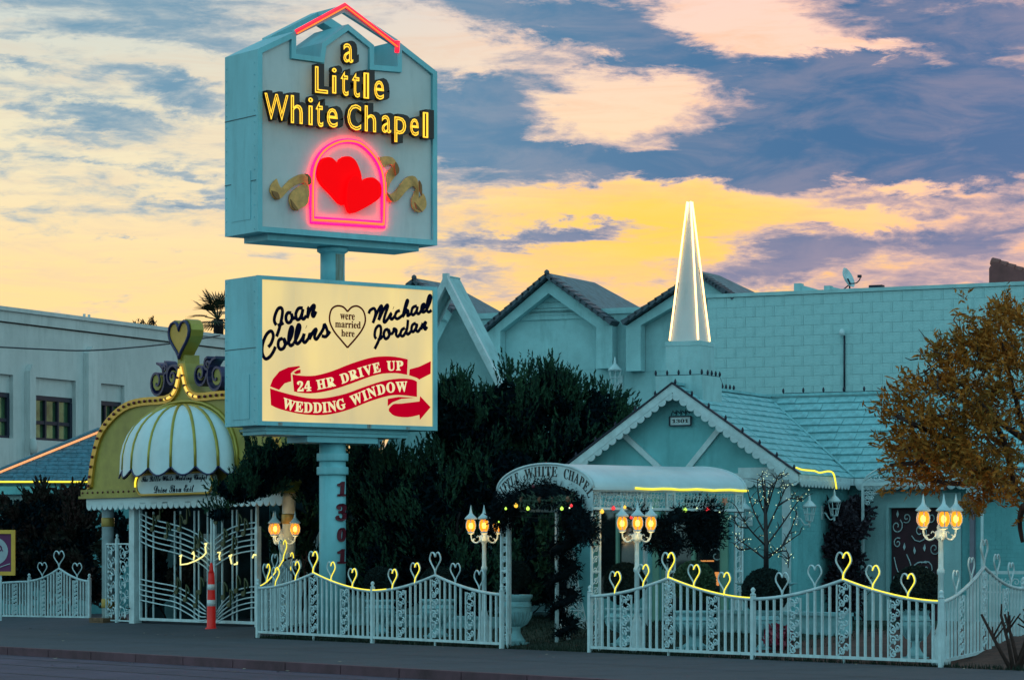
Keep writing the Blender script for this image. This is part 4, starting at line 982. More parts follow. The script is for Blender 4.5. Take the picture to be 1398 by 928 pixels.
# open roof trusses over the notch, front and back
pkf = SP(470.5, 6.5); 
def rafter(mb, y0, y1, th=.10):
    l = (notch[0][0]-.02, notch[0][1]+.02); r = (notch[8][0]+.02, notch[8][1]+.02)
    mb.prism([l, (pkf[0], pkf[1]), r, (r[0]-.02, r[1]-th*1.3), (pkf[0], pkf[1]-th*1.5), (l[0], l[1]-th*1.3)], y0, y1)
mb = MB(); rafter(mb, YF+.02, YF+.12); mb.build('front_truss', signpaint, upc)
mb = MB(); rafter(mb, -YF-.32, -YF-.002, .12); mb.build('rear_truss', signpaint, upc)
mb = MB(); mb.bar((pkf[0], YF+.121, pkf[1]-.06), (pkf[0], -YF-.33, pkf[1]-.06), .10, .08); mb.build('ridge_tie', signpaint, upc)
mb = MB(); l = SP(404, 45); r = SP(541, 65); mb.tube([(l[0], YF-.055, l[1]-.02), (pkf[0], YF-.055, pkf[1]-.05), (r[0], YF-.055, r[1])], .014, 6); mb.build('roof_neon', neon_o, upc)
mb = MB(); mb.tube([(l[0], YF-.01, l[1]+.015), (pkf[0], YF-.01, pkf[1]-.01), (r[0], YF-.01, r[1]+.05)], .045, 6); mb.build('roof_neon', neon_r, upc)
mb = MB(); mb.tube([(r[0]-.0, YF-.02, r[1]-.10), (r[0]+.02, YF-.02, r[1]+.12)], .05, 6); mb.build('roof_neon', neon_r, upc)
# neon letters
LB = [('a',545,620,270,405),('L',365,460,418,598),('i',472,515,425,600),('t',528,590,445,615),('t',600,662,455,625),('l',672,720,455,632),('e',740,815,505,638),
 ('W',45,210,590,768),('h',212,300,600,790),('i',322,365,612,800),('t',370,430,635,812),('e',440,522,680,815),('C',570,670,655,832),('h',680,765,665,842),('a',788,860,725,850),('p',868,955,735,910),('e',968,1035,745,868),('l',1048,1095,705,880)]
yel = lit('amber_letter_neon', (1.0, .56, .03), 1.25)
for chx, x0, x1, yt, yb in LB:
    mb = MB(); fit_px(mb, chx, x0-3, x1+2, yt-3, yb+3, 350, 0, 4.64, YF+.0, .30, .055)
    mb.v = [(p[0], p[1]+.0, p[2]) for p in mb.v]; lo = mb.build('letter', darkchan, upc)
    mb = MB(); fit_px(mb, chx, x0+7, x1-7, yt+7, yb-6, 350, 0, 4.64, YF-.165, 0, -.012, .017); mb.build('neon_tube', yel, lo)
# neon arch
AO = (350, 180, 5.46)
def UF(pts, y=YF+.0): return [(lambda q: (q[0], y, q[1]))(SP(AO[0]+a/AO[2], AO[1]+b/AO[2], y)) for a, b in pts]
arch_px = [(425,655),(424,520),(428,340),(448,235),(505,145),(590,88),(680,68),(775,85),(855,150),(915,235),(945,325),(955,450),(952,690),(690,668),(560,662)]
P_ = arch_px[:13]; path = [UF([P_[0]])[0]]+smooth_path(UF(P_[1:13]), 3)
mb = MB(); mb.tube(path+UF([(690,670)]), .020, 6, True); mb.build('neon_arch', neon_o, upc)
cen = Vector((sum(p[0] for p in path)/len(path), 0, sum(p[2] for p in path)/len(path)))
def grow(path, k, y): return [((p[0]-cen.x)*k+cen.x, y, (p[2]-cen.z)*k+cen.z) for p in path]
mb = MB(); mb.tube(grow(path, .955, YF+.035), .022, 6, True); mb.build('neon_arch', neon_p, upc)  # pink tubes added behind the orange arch to throw its halo
mb = MB(); mb.tube(grow(path, 1.05, YF+.035), .022, 6, True); mb.build('neon_arch', neon_p, upc)
# two hearts
def heart_poly(cx, cz, w, h, tip, n=28):
    """heart with its tip turned to the direction `tip` (radians, -pi/2 = straight down)"""
    out = []
    for k in range(n):
        t = 2*PI*k/n; x = 16*math.sin(t)**3/16*w/2; z = (13*math.cos(t)-5*math.cos(2*t)-2*math.cos(3*t)-math.cos(4*t)+2.5)/29*h
        a = tip+PI/2; out.append((cx+x*math.cos(a)-z*math.sin(a), cz+x*math.sin(a)+z*math.cos(a)))
    return out
hred = mat('red_enamel_heart', (.62, .0, .0), .8, spec=.1, var=.12, emit=(1, 0, .003), es=.72)  # emission stands in for the neon's red light on the hearts
h1 = SP(AO[0]+600/AO[2], AO[1]+350/AO[2]); h2 = SP(AO[0]+770/AO[2], AO[1]+455/AO[2])
def heart_px(pts, y0, y1):
    mb = MB(); p = [(q[0], q[2]) for q in UF(sm2(pts, 3))]; mb.prism(p, y0, y1); mb.build('heart', hred, upc)
heart_px([(605,240),(560,195),(505,195),(462,240),(455,310),(480,385),(560,470),(640,545),(720,470),(770,400),(780,330),(745,230),(705,190),(660,184),(622,205)], YF-.02, YF+.062)
heart_px([(690,340),(660,390),(650,470),(655,560),(690,612),(790,570),(895,500),(912,440),(900,385),(850,345),(800,350),(775,372),(750,340),(720,325)], YF-.10, YF-.021)
# gold ribbons
ribm = mat('gold_ribbon', (.92, .42, .11), .5, var=.25, scale=5); ribd = mat('brown_ribbon_shading', (.36, .14, .035), .6, var=.2)
def rib(name_m, polys, y0):
    mb = MB()
    for k, p in enumerate(polys): mb.prism([(q[0], q[2]) for q in UF(sm2(p, 2), YF)], y0-.02*k-.03, y0-.02*k)
    mb.build('ribbon', name_m, upc)
L1 = [[(105,440),(115,395),(155,350),(165,372),(180,405),(200,415),(250,360),(320,320),(365,315),(388,340),(392,395),(350,380),(290,400),(235,445),(190,495),(150,505),(125,480)], [(245,520),(250,470),(285,430),(340,395),(392,392),(392,520),(350,560),(290,588),(262,565)]]
R1 = [[(918,190),(970,182),(1020,192),(1050,235),(1055,300),(1030,345),(1000,385),(975,460),(962,455),(960,350),(985,290),(1020,262),(1000,240),(960,262),(935,262)], [(962,460),(1000,465),(1040,440),(1090,370),(1140,330),(1185,335),(1210,380),(1215,440),(1210,500),(1245,460),(1268,520),(1262,570),(1215,602),(1165,570),(1158,500),(1190,430),(1165,405),(1110,450),(1060,510),(1010,525),(975,495)]]
rib(ribm, L1, YF+.05); rib(ribm, R1, YF+.05)
rib(ribd, [[(105,440),(150,455),(165,500),(150,506),(122,480)], [(242,505),(270,540),(300,585),(288,590),(258,565)], [(345,315),(388,335),(392,392),(375,395),(370,340)]], YF-.02)  # flat brown pieces: shading of the ribbon folds put into the colour
rib(ribd, [[(1020,255),(1032,228),(1055,275),(1050,310),(1030,330)], [(962,455),(975,470),(1010,520),(985,512),(968,485)], [(1195,365),(1215,400),(1216,480),(1200,440)], [(1158,530),(1180,555),(1215,602),(1170,575)]], YF-.02)
# digits down the pole
for chx, yt, yb in (('1', 657, 677), ('3', 687, 711), ('0', 720, 739), ('1', 749, 769)):
    v_, f_ = glyph(bold_serif(chx), .5, .03); a0_, a1_ = min(p[0] for p in v_), max(p[0] for p in v_); b0_, b1_ = min(p[1] for p in v_), max(p[1] for p in v_)
    h = (yb-yt)*55.8/4000; z0_ = CAMZ+(HZ-yb)*55.8/4000; w_ = h*.80; th0 = -PI/2-SG+math.radians(42)
    mb = MB(); vs = []
    for p in v_:
        u = ((p[0]-a0_)/(a1_-a0_)-.5)*w_; th = th0+u/.27+.10*(p[1]-b0_)/(b1_-b0_); r_ = .256+.030*(.5+p[2]); vs.append((r_*math.cos(th), r_*math.sin(th), z0_+(p[1]-b0_)/(b1_-b0_)*h))
    mb.add(vs, f_); mb.build('digit', darkred, pole)

# sheet seams, rivet rows and rust on the cabinets
for z in (8.55, 9.75): mb = MB(); mb.box(-HW-.006, -HW-.001, YF+.06, -YF, z, z+.018); mb.build('sheet_seam', shadowgap, upc)
mb = MB(); mb.box(-HW-.006, -HW-.001, YF+.06, -YF, 5.45, 5.465); mb.build('sheet_seam', shadowgap, lowc)
mb = MB()
for (z0_, z1_) in ((ZU0+.05, 10.9), (ZL0+.05, ZL1-.05)):
    for yy in (YF+.12, -YF-.06):
        z = z0_
        while z < z1_: mb.box(-HW-.010, -HW-.0005, yy-.010, yy+.010, z, z+.02); z += .22
stuff(mb.build('rivets', signpaint, ps))
rs2 = mat('rust_drip', (.16, .09, .05), .9, col2=(.34, .56, .60), scale=9, streak=.15)
mb = MB()
for x, z, h in ((-1.6, ZL0+.001, .06), (.4, ZL0+.001, .07), (1.3, ZL0+.001, .05)): mb.box(x, x+.10, YF-.0015, YF-.0002, z, z+h)
mb.build('rust_stain', rs2, lowc)
# ================================================================== golden gate pavilion
pv = thing('gate_pavilion', 'golden arched gate pavilion with white scalloped dome awning, heart finial and marquee trim', 'pavilion', (-9.2, 65.0, 0), ST)
def VP(px, py, y0=0.0): return PT(pv, px, py, y0)
zo = (100, 430, 3.4375)
out_px = [(75,820),(82,745),(98,645),(128,545),(180,470),(250,412),(330,388),(440,378),(480,345),(495,290),(507,228)]
lo = [VP(zo[0]+a/zo[2], zo[1]+b/zo[2]) for a, b in out_px]
xc = (lo[-1][0]+VP(252.7, 495)[0])/2
lo = [(q.x, q.y) for q in smooth_path([(a, b, 0) for a, b in lo], 3)]
prof = lo+[(2*xc-x, z) for x, z in lo[::-1]]
mb = MB(); mb.prism(prof, 0, .55); mb.build('facade', gold, pv)
x_l, x_r = prof[0][0], prof[-1][0]; z_l = prof[0][1]
# marquee channel with bulbs
mb = MB(); ins = inset(prof, .17); m_ = len(prof)
for i in range(m_-1):
    a, b, c_, d_ = prof[i], prof[i+1], ins[i+1], ins[i]
    mb.add([(p[0], -.06, p[1]) for p in (a, b, c_, d_)]+[(p[0], -.002, p[1]) for p in (a, b, c_, d_)], [(3,2,1,0),(0,1,5,4),(2,3,7,6)])
chn = mb.build('marquee_channel', goldtrim, pv)
mid = [((a[0]+b[0])/2, (a[1]+b[1])/2) for a, b in zip(prof, ins)]
acc = 0; mb = MB(); mb.ball((0, 0, 0), .035, 8, 5); bm = mb.mesh('marquee_bulb', darkred); L_ = 0
mbg = MB(); mbg.tube([(p[0], -.075, p[1]) for p in mid[8*3-3:-(8*3-3)]], .028, 5); mbg.build('neon_tube', lit('warm_channel_neon', (1, .66, .12), .95), chn)
for i in range(m_-1):
    a, b = Vector(mid[i]), Vector(mid[i+1]); d = (b-a).length
    while L_ < acc+d:
        p = a.lerp(b, (L_-acc)/d); link('marquee_bulb', bm, chn, (p.x, -.085, p.y)); L_ += .23
    acc += d
mb = MB(); mb.box(x_l-.10, x_r+.10, -.16, .5, z_l-.14, z_l-.002); mb.box(x_l-.14, x_r+.14, -.2, .52, z_l-.20, z_l-.142); mb.build('cornice', gold, pv)
bm2 = bm
for k in range(int((x_r-x_l)/.23)): link('marquee_bulb', bm, pv, (x_l+k*.23, -.17, z_l-.07), None, (.7, .7, .7))
# scalloped valance
mb = MB(); n_s = 34; wv = (x_r-x_l-.1)/n_s; zt_ = z_l-.202
mb.box(x_l+.05, x_r-.05, -.10, -.07, zt_-.14, zt_); mb.build('valance', awning, pv)
mb = MB(); mb.prism([(x*wv/2, min(z*wv/2, .02)) for x, z in disc(1.0, 12)], -.015, .015); vm = mb.mesh('scallop', awning)
for k in range(n_s): link('scallop', vm, pv, (x_l+.05+wv*(k+.5), -.085+.002*(k % 2), zt_-.139))
# dome awning: ribs and gores
cxd = 3.73; RU, RN = 2.15, .82; zt2 = 4.78; zb2 = 3.44
def dome(phi, t):   # t 0 top .. 1 bottom
    s = math.sin(t*PI/2)**.9; z = zb2+(zt2-zb2)*(math.cos(t*PI/2)**.85 if t < 1 else 0)
    return (cxd+RU*s*math.cos(phi), -.02-RN*s*math.sin(phi), z)
NG = 8
for g in range(NG):
    p0, p1 = PI*g/NG, PI*(g+1)/NG; mb = MB(); vs = []; nt = 9; nf = 6
    for i in range(nt+1):
        for j in range(nf+1):
            u = j/nf; ph = p0+(p1-p0)*(.03+.94*u); x, y, z = dome(ph, i/nt); bul = 1+.04*math.sin(PI*u)
            if i == nt: z -= .17*math.sin(PI*u)
            vs.append((cxd+(x-cxd)*bul, y*bul, z))
    fs = [(i*(nf+1)+j, i*(nf+1)+j+1, (i+1)*(nf+1)+j+1, (i+1)*(nf+1)+j) for i in range(nt) for j in range(nf)]
    mb.add(vs, fs, True); mb.build('awning_gore', awning, pv)
    mb = MB(); mb.tube([(cxd+(dome(p0+(p1-p0)*u, 1)[0]-cxd)*(1+.045*math.sin(PI*u)), dome(p0+(p1-p0)*u, 1)[1]*(1+.045*math.sin(PI*u)), zb2-.175*math.sin(PI*u)) for u in np.linspace(0, 1, 8)], .02, 5); mb.build('scallop_edge', navy, pv)
for g in range(NG+1):
    mb = MB(); mb.tube([dome(PI*g/NG, t) for t in np.linspace(0.02, 1, 10)], .038, 6); mb.build('awning_rib', brassgreen, pv)
mb = MB(); pts = [(cxd+(RU+.09)*math.sin(t*PI/2)**.9*s, -.02, zb2+(zt2+.08-zb2)*math.cos(t*PI/2)**.85) for s in (-1, 1) for t in (np.linspace(1, 0, 10) if s < 0 else np.linspace(.1, 1, 9))]
mb.tube(pts, .04, 6); mb.build('awning_arch_rim', brassgreen, pv)
# plaque
xa, za = VP(191, 676, -.25); xb, zb_ = VP(295, 643, -.25); rr = (zb_-za)/2; zc = (za+zb_)/2; 
def stadium(x0, x1, zc, r, n=8): return [(x0+r+r*math.cos(t), zc+r*math.sin(t)) for t in np.linspace(PI/2, 3*PI/2, n)]+[(x1-r+r*math.cos(t), zc+r*math.sin(t)) for t in np.linspace(-PI/2, PI/2, n)]
za, zb_ = zc-rr, zc+rr
mb = MB(); mb.prism(stadium(xa, xb, zc, rr), -.33, -.21); pq = mb.build('plaque', awning, pv)
mb = MB(); mb.tube([(x, -.335, z) for x, z in stadium(xa, xb, zc, rr)], .028, 6, True); mb.build('plaque_rim', goldtrim, pq)
mb = MB(); mb.tube([(x, -.37, z) for x, z in stadium(xa, xb, zc, rr)[1:5]], .022, 6); mb.build('neon_tube', neon_y, pq)
mb = MB(); text_fit(mb, bold_script('The Little White Wedding Chapel'), xa+.22, xb-.2, zc+.01, zc+rr*.78, -.335, .006); mb.build('lettering', inknavy, pq); mb = MB(); text_fit(mb, bold_script('Drive Thru Exit'), xa+.75, xb-.75, zc-rr*.82, zc-.03, -.335, .006); mb.build('lettering', inknavy, pq)
# heart finial
hx, hz = VP(256, 493, .2); hw = .78
mb = MB(); mb.prism(heart_poly(hx, hz+.44, .86, .80, -PI/2), .0, .34); hf = mb.build('heart_finial', mat('gilt_heart', (.72, .36, .05), .5, var=.15), pv)
mb = MB(); mb.prism(heart_poly(hx, hz+.44, .94, .88, -PI/2), .02, .32); mb.build('heart_rim', brassgreen, hf)
mb = MB(); mb.tube([(x, -.01, z) for x, z in heart_poly(hx, hz+.44, .84, .78, -PI/2)], .035, 6, True); mb.build('heart_edge', navy, hf)
mb = MB(); mb.box(hx-.16, hx+.16, .05, .4, prof[len(prof)//2][1]-.05, hz+.12); mb.build('finial_base', gold, pv)
# blue scrolls standing on the arch
def scroll_band(cx, cz, r, turns, a0, sgn, y0=.05, y1=.32, n=26, th=.05, m=navy, name='blue_scroll'):
    o1 = []; 
    for i in range(n+1): t = i/n; rad = r*(1-.82*t); a = a0+sgn*2*PI*turns*t; o1.append((cx+rad*math.cos(a), cz+rad*math.sin(a)))
    mb = MB()
    vs = []
    for i, (x, z) in enumerate(o1):
        dx, dz = x-cx, z-cz; l = math.hypot(dx, dz); k = (l-th)/l; vs += [(x, y0, z), (cx+dx*k, y0, cz+dz*k), (cx+dx*k, y1, cz+dz*k), (x, y1, z)]
    fs = [(4*i+a, 4*i+(a+1) % 4, 4*i+4+(a+1) % 4, 4*i+4+a) for i in range(n) for a in range(4)]+[(0, 1, 2, 3), (4*n+3, 4*n+2, 4*n+1, 4*n)]
    mb.add(vs, fs); return mb.build(name, m, pv)
for s in (-1, 1):
    pts_ = [((213, 521), .42, 1), ((234, 514), .30, -1), ((224, 503), .17, 1)]
    for (px, py), r, sg in pts_:
        x, z = VP(px, py, .05); x = x if s < 0 else 2*xc-x; scroll_band(x, z, r, 1.6, PI/2 if sg > 0 else 0, sg*s)
        mb = MB(); mb.prism([(x+r*.45*a, z+r*.45*b) for a, b in disc(1, 10)], .08, .30); mb.build('scroll_boss', gold, pv)
# columns
def column(x, y, name='column', r=.135):
    zt_ = z_l-.20; mb = MB(); mb.lathe([(r, .0), (r, zt_-.12), (r*1.25, zt_-.1), (r*1.3, zt_)], 20, (x, y, 0)); c = mb.build(name, white, pv)
    for z in (zt_-.62, .22+.22): mb = MB(); mb.lathe([(r+.006, z), (r+.012, z+.02), (r+.012, z+.18), (r+.006, z+.2)], 20, (x, y, 0)); mb.build('brass_band', trimglow, c)
    mb = MB()
    for a in range(-2, 2):
        for b in range(3): mb.box(x+a*.16-.0+.004, x+(a+1)*.16-.004, y-.3, y+.3, .0+b*.075, .07+b*.075)
    mb.build('brick_base', brickbase, c); return c
column(.03, .25); column(x_r-.35, .25)
mb = MB(); xg = VP(185, 800, .2)[0]; mb.box(xg-.11, xg+.11, .1, .3, 0, z_l-.2); mb.build('gate_post', white, pv)
xg2 = VP(352, 800, .2)[0]; mb = MB(); mb.box(xg2-.05, xg2+.05, .15, .25, 0, 2.2); mb.build('gate_post', white, pv)

# lane behind the gates; unseen roof added to darken it, shade put into wall colour
mb = MB(); mb.box(x_l+.1, x_r-.1, .56, 9.0, z_l-.1, z_l+.1); mb.build('lane_shade_roof', stucco, pv)
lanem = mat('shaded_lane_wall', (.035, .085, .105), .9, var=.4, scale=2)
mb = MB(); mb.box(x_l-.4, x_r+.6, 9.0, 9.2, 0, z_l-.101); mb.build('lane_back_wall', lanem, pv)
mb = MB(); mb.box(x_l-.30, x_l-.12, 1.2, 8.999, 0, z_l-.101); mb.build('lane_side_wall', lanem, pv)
for k in range(5): mb = MB(); y = 2.0+k*1.4; mb.box(x_l-.119, x_l-.09, y, y+(.12 if k % 2 else .30), .1, z_l-.12); mb.build('lane_panel_strip', stone, pv)
mb = MB(); mb.box(x_l-.119, x_l-.08, 3.0, 3.9, 1.0, 2.1); mb.build('lane_window', glassd, pv)
for x in (x_r-.5,):
    for y in (4.0, 8.2): mb = MB(); mb.box(x-.1, x+.1, y, y+.2, 0, z_l-.101); mb.build('lane_post', white, pv)
# ================================================================== music gates
gt = thing('music_gate', 'pair of white iron gates with curving music staves and gold notes under the pavilion', 'gate', (-9.2, 65.0, 0), ST)
xa = VP(192, 800, .2)[0]; xm = VP(291.5, 800, .2)[0]; xb = VP(351, 800, .2)[0]; zg0 = .22
def GP(px, py): return PT(gt, px, py, .2)
mb = MB()
for x in (xa, xm-.06, xm+.06, xb): mb.bar((x, .2, zg0), (x, .2, 2.75 if x != xb else 2.75), .055)
mb.bar((xa, .2, zg0), (xm-.06, .2, zg0), .06); mb.bar((xm+.06, .2, zg0), (xb, .2, zg0), .06); mb.build('gate_frame', white, gt)
def gate_bar(pts, r=.016): 
    mb = MB(); mb.tube([(p[0], .17, p[1]) for p in [(q.x, q.y) for q in smooth_path([(a, b, 0) for a, b in pts], 4)]], r, 5); mb.build('stave_bar', white, gt)
o8 = (170, 640, 4.215)
for k in range(6):     # falling staves on the left leaf, mirrored on the right leaf
    dz = k*32
    g = [(92, 252+dz), (180, 292+dz), (300, 322+dz), (390, 352+dz+4), (460, 395+dz), (497, 430+dz)]
    gate_bar([GP(o8[0]+a/o8[2], o8[1]+b/o8[2]) for a, b in g])
    g = [(528, 405+dz*.95), (590, 355+dz), (660, 325+dz), (740, 310+dz), (770, 308+dz)]
    gate_bar([GP(o8[0]+a/o8[2], o8[1]+b/o8[2]) for a, b in g])
for k in range(5):
    dz = k*30
    gate_bar([GP(o8[0]+a/o8[2], o8[1]+b/o8[2]) for a, b in [(95, 632+dz), (200, 655+dz), (300, 675+dz), (380, 715+dz), (440, 765+dz*.9), (475, 800+dz*.55)]])
    gate_bar([GP(o8[0]+a/o8[2], o8[1]+b/o8[2]) for a, b in [(540, 820+dz*.5), (580, 760+dz*.8), (650, 700+dz), (720, 680+dz), (770, 676+dz)]])
for px in (199, 209, 238, 246, 265, 271, 283, 303, 317, 323, 343):
    x = GP(px, 800)[0]; mb = MB(); mb.bar((x, .21, zg0), (x, .21, 2.55), .028); mb.build('upright_bar', white, gt)
noteg = mat('green_gold_note', (.035, .055, .015), .5)
def note(px, py, m, lamp, h=.42):
    x, z = GP(px, py); mb = MB(); h *= .75; mb.prism([(x+a*.075-.06, z+b*.055) for a, b in disc(1, 9)], .12, .15); mb.bar((x, .135, z), (x, .135, z+h), .03)
    mb.tube(smooth_path([(x, .135, z+h), (x+.10, .135, z+h-.08), (x+.12, .135, z+h-.2)], 3), .02, 5); mb.build('music_note', m, gt)
for px, py in ((250, 722), (259, 712), (270, 752), (276, 745), (232, 732), (310, 742), (322, 752), (300, 712), (330, 722), (338, 728), (246, 808), (258, 818), (272, 826), (278, 808), (310, 815), (318, 825), (328, 806), (338, 810), (213, 722), (222, 706)): note(px, py, noteg, False)
def nline(pts, r=.020, nm='lit_note', y=.10):
    mb = MB(); mb.tube([(p[0], y, p[1]) for p in [GP(o8[0]+a/o8[2], o8[1]+b/o8[2]) for a, b in pts]], r, 5); mb.build(nm, neon_w2, gt)
neon_w2 = lit('pale_yellow_neon', (1.0, .86, .30), 1.1)
nline([(340,500),(352,492),(345,515),(345,550),(385,545),(430,528),(470,505),(492,482)], .016); nline([(412,488),(420,475),(425,500),(420,520)], .016); nline([(485,430),(496,425),(488,450),(492,482)], .018)
nline([(560,480),(575,478),(568,500),(572,522)], .016); nline([(625,500),(640,492),(632,510),(640,545)], .018); nline([(655,548),(672,545),(672,532)], .018); nline([(760,510),(768,492),(780,494)], .018)
# filigree panel fence beside the column
# ---------------------------------------------------------------- fences
def filigree_mesh(w, h, name='filigree_panel', seed=0, r=.0135):
    rd = random.Random(seed); mb = MB()
    for x in (0, w): mb.bar((x, 0, 0), (x, 0, h), .022)
    n = max(2, round(h/(w*.62))); ch_ = h/n
    for k in range(n):
        z = (k+.5)*ch_; s = 1 if k % 2 else -1
        mb.tube([(a, 0, b) for a, _, b in scroll_pts(w*.34, z, w*.26, 1.3, rd.uniform(0, 6), s, 11)], r, 4); mb.tube([(a, 0, b) for a, _, b in scroll_pts(w*.68, z+ch_*.3, w*.22, 1.2, rd.uniform(0, 6), -s, 10)], r, 4)
        mb.tube([(w*.1, 0, z-ch_*.5), (w*.35, 0, z), (w*.8, 0, z+ch_*.1), (w*.92, 0, z+ch_*.5)], r, 4)
        mb.add([(w*.5, -.006, z-ch_*.4), (w*.62, -.006, z-ch_*.2), (w*.56, -.006, z+.02), (w*.42, -.006, z-ch_*.15)], [(0,1,2,3)]); mb.add([(w*.15, -.006, z+ch_*.25), (w*.3, -.006, z+ch_*.32), (w*.26, -.006, z+ch_*.48), (w*.12, -.006, z+ch_*.45)], [(0,1,2,3)])
    return mb.mesh(name, white)
def heart_wire(w=.27, h=.36, half=False, y=0, k=1.0):
    L = [(0, 0), (-.02*k, .09), (-.50*w, h*.62), (-.52*w, h*.82), (-.34*w, h), (-.12*w, h*.96), (0, h*.80)]
    R = [(-x, z) for x, z in L]
    p = R if half else None
    if half: return [(x, y, z) for x, z in [(q.x, q.y) for q in smooth_path([(a, b, 0) for a, b in R], 3)]]
    return [(x, y, z) for x, z in [(q.x, q.y) for q in smooth_path([(a, b, 0) for a, b in L], 3)]], [(x, y, z) for x, z in [(q.x, q.y) for q in smooth_path([(a, b, 0) for a, b in R], 3)]]
def hw_mesh():
    mb = MB(); l, r_ = heart_wire(); mb.tube(l, .014, 5); mb.tube(r_, .014, 5); return mb.mesh('heart', white)
def hn_mesh():
    mb = MB(); mb.tube(heart_wire(half=True, y=-.018), .0095, 5); return mb.mesh('neon_tube', neon_y)
HWM, HNM = hw_mesh(), hn_mesh(); HNL = None
mb = MB(); mb.bar((0, 0, 0), (0, 0, 1), .032); PICK = mb.mesh('picket', white)
mb = MB(); mb.bar((0, 0, 0), (0, 0, 1), .065); POST = mb.mesh('post', white)
mb = MB(); mb.lathe([(.045, 0), (.045, .02), (.018, .035), (.036, .07), (.036, .09), (.012, .12)], 8); KNOB = mb.mesh('post_knob', white)
FIL = {}
def fence(label, p0, p1, n, lit_spec, z0=0., z1=0., hb=.93, rise=.31, zb=.085, group='white heart fences', start=0.0, end=None, posts=True, firstpost=True, lastpost=True, pk=4, hts=(.165, .345, .5, .655, .835)):
    """n panels from p0 to p1; lit_spec per panel: (set of lit hearts, lit part of the rail from, to)"""
    p0 = Vector(p0); p1 = Vector(p1); d = p1-p0; L = d.length; LP = L/n
    t = thing('fence', label, 'fence', (p0.x, p0.y, z0), math.atan2(d.y, d.x), group)
    def zz(x): return (z1-z0)*x/L
    def hrail(x):
        u = (x % LP)/LP if x < L-1e-6 else 1.0; s = 1-abs(2*u-1); return hb+rise*(s**1.75)
    tot_u = 4*pk+5+5.1+.4; un = LP/tot_u; wq = 1.7*un*1.05
    xs = np.linspace(0, L, 24*n+1)
    for k in range(n):
        x0 = k*LP; mb = MB(); xx = np.linspace(x0+.001, x0+LP-.001, 25); mb.tube([(x, 0, zz(x)+hrail(x)) for x in xx], .028, 6); mb.build('top_rail', white, t)
        mb = MB(); mb.bar((x0+.03, 0, zz(x0)+zb), (x0+LP-.03, 0, zz(x0+LP)+zb), .045, .045); mb.build('bottom_rail', white, t)
        pos = 0.0; c = []
        u = 0; plan = []
        for q in range(4):
            for j in range(pk): u += 1; plan.append(('p', u))
            if q < 3: w_ = 1.7 if q != 1 else 1.8; u += .95; plan.append(('f', u, w_, q)); u += w_-.05
        tot = u+1
        for it in plan:
            x = x0+it[1]/tot*LP; b = zz(x)+zb+.02
            if it[0] == 'p': link('picket', PICK, t, (x, 0, b), None, (1, 1, zz(x)+hrail(x)-b-.01))
            else:
                w_ = it[2]/tot*LP; xc_ = x+w_/2; h_ = min(hrail(x), hrail(x+w_))-zb-.03-(.02 if it[3] == 1 else .02); key = (round(w_, 2), round(h_, 2), it[3] == 1)
                if key not in FIL: FIL[key] = filigree_mesh(w_, h_, seed=len(FIL))
                link('filigree_panel', FIL[key], t, (x, 0, b), None, None)
        lit_h, r0, r1 = lit_spec[k]
        for i, f in enumerate(hts):
            x = x0+f*LP; s_ = 1.12 if abs(f-.5) < .01 else 1.0
            h_ = link('heart', HWM, t, (x, 0, zz(x)+hrail(x)), None, (s_,)*3)
            if i in lit_h: link('neon_tube', HNM, h_, (0, 0, 0))
        if r1 > r0:
            mb = MB(); mb.tube([(x, -.020, zz(x)+hrail(x)+.022) for x in np.linspace(x0+r0*LP+.01, x0+r1*LP-.01, 16)], .010, 5); mb.build('neon_tube', neon_y, t)
    for k in range(n+1):
        if (k == 0 and not firstpost) or (k == n and not lastpost): continue
        x = k*LP; po = link('post', POST, t, (x, .0, zz(x)-.03), None, (1, 1, hb+.09)); 
        if posts: link('post_knob', KNOB, po, (0, 0, 1), None, (1, 1, 1/(hb+.09)))
    for k in range(n):
        x = (k+.5)*LP; mb = MB(); mb.bar((x, 0, zz(x)-.03), (x, 0, zz(x)+zb), .03); mb.build('foot', white, t)
    return t
def lp(px, w=0.0): return on_line(px, w)
A352, A685, A805, A1285 = lp(352), lp(685), lp(805.5), lp(1285)
fence('white heart fence with mostly lit yellow neon left of the entry arch', A352, A685, 2, [({0,1,2,3,4}, .5, 1.0), ({0,1}, 0, .12)], .04, .0)
fence('white heart fence right of the entry arch, neon lit over its first panel', A805, A1285, 2, [({0,1,2,3,4}, .5, 1.0), ({2,3,4}, .5, 1.0)], 0, 0)
fence('white heart fence with lit rail turning back beside the music gate', A352, (-4.15, 59.0), 1, [({0,2,3}, 0, .5)], .04, .15, hb=.95, rise=.45, pk=3, firstpost=False)
fence('unlit white heart fence bending back at the right edge behind the bare shrub', A1285, (7.98, 45.7), 1, [(set(), 0, 0)], 0, .16, hb=.93, rise=.42, firstpost=False)
xq = lambda px, d: (px-699)*d/FPX
fence('unlit white heart fence at the far left beside the framed sign', (xq(37, 69), 69.3), (xq(122, 68.2), 68.2), 1, [(set(), 0, 0)], .08, .08, hb=.92, rise=.30, pk=3, hts=(.22, .5, .80))
fence('plain end length of white fence cut off by the left edge', (xq(-46, 70), 70.4), (xq(36, 69.1), 69.4), 1, [(set(), 0, 0)], .08, .08, hb=.90, rise=-.04, pk=3, lastpost=False, hts=())
fl = thing('filigree_screen', 'tall white filigree screen between the banded column and the gate post', 'screen', (-9.2, 65.0, 0), ST)
x0_ = PT(fl, 145, 800, .15)[0]; x1_ = PT(fl, 160, 800, .15)[0]; x2_ = PT(fl, 180, 800, .15)[0]; zt_ = PT(fl, 160, 742, .15)[1]
for a, b in ((x0_, x1_-.04), (x1_+.04, x2_-.02)):
    me = filigree_mesh(b-a, zt_-.2, seed=5, r=.013); link('filigree_panel', me, fl, (a, .15, .18))
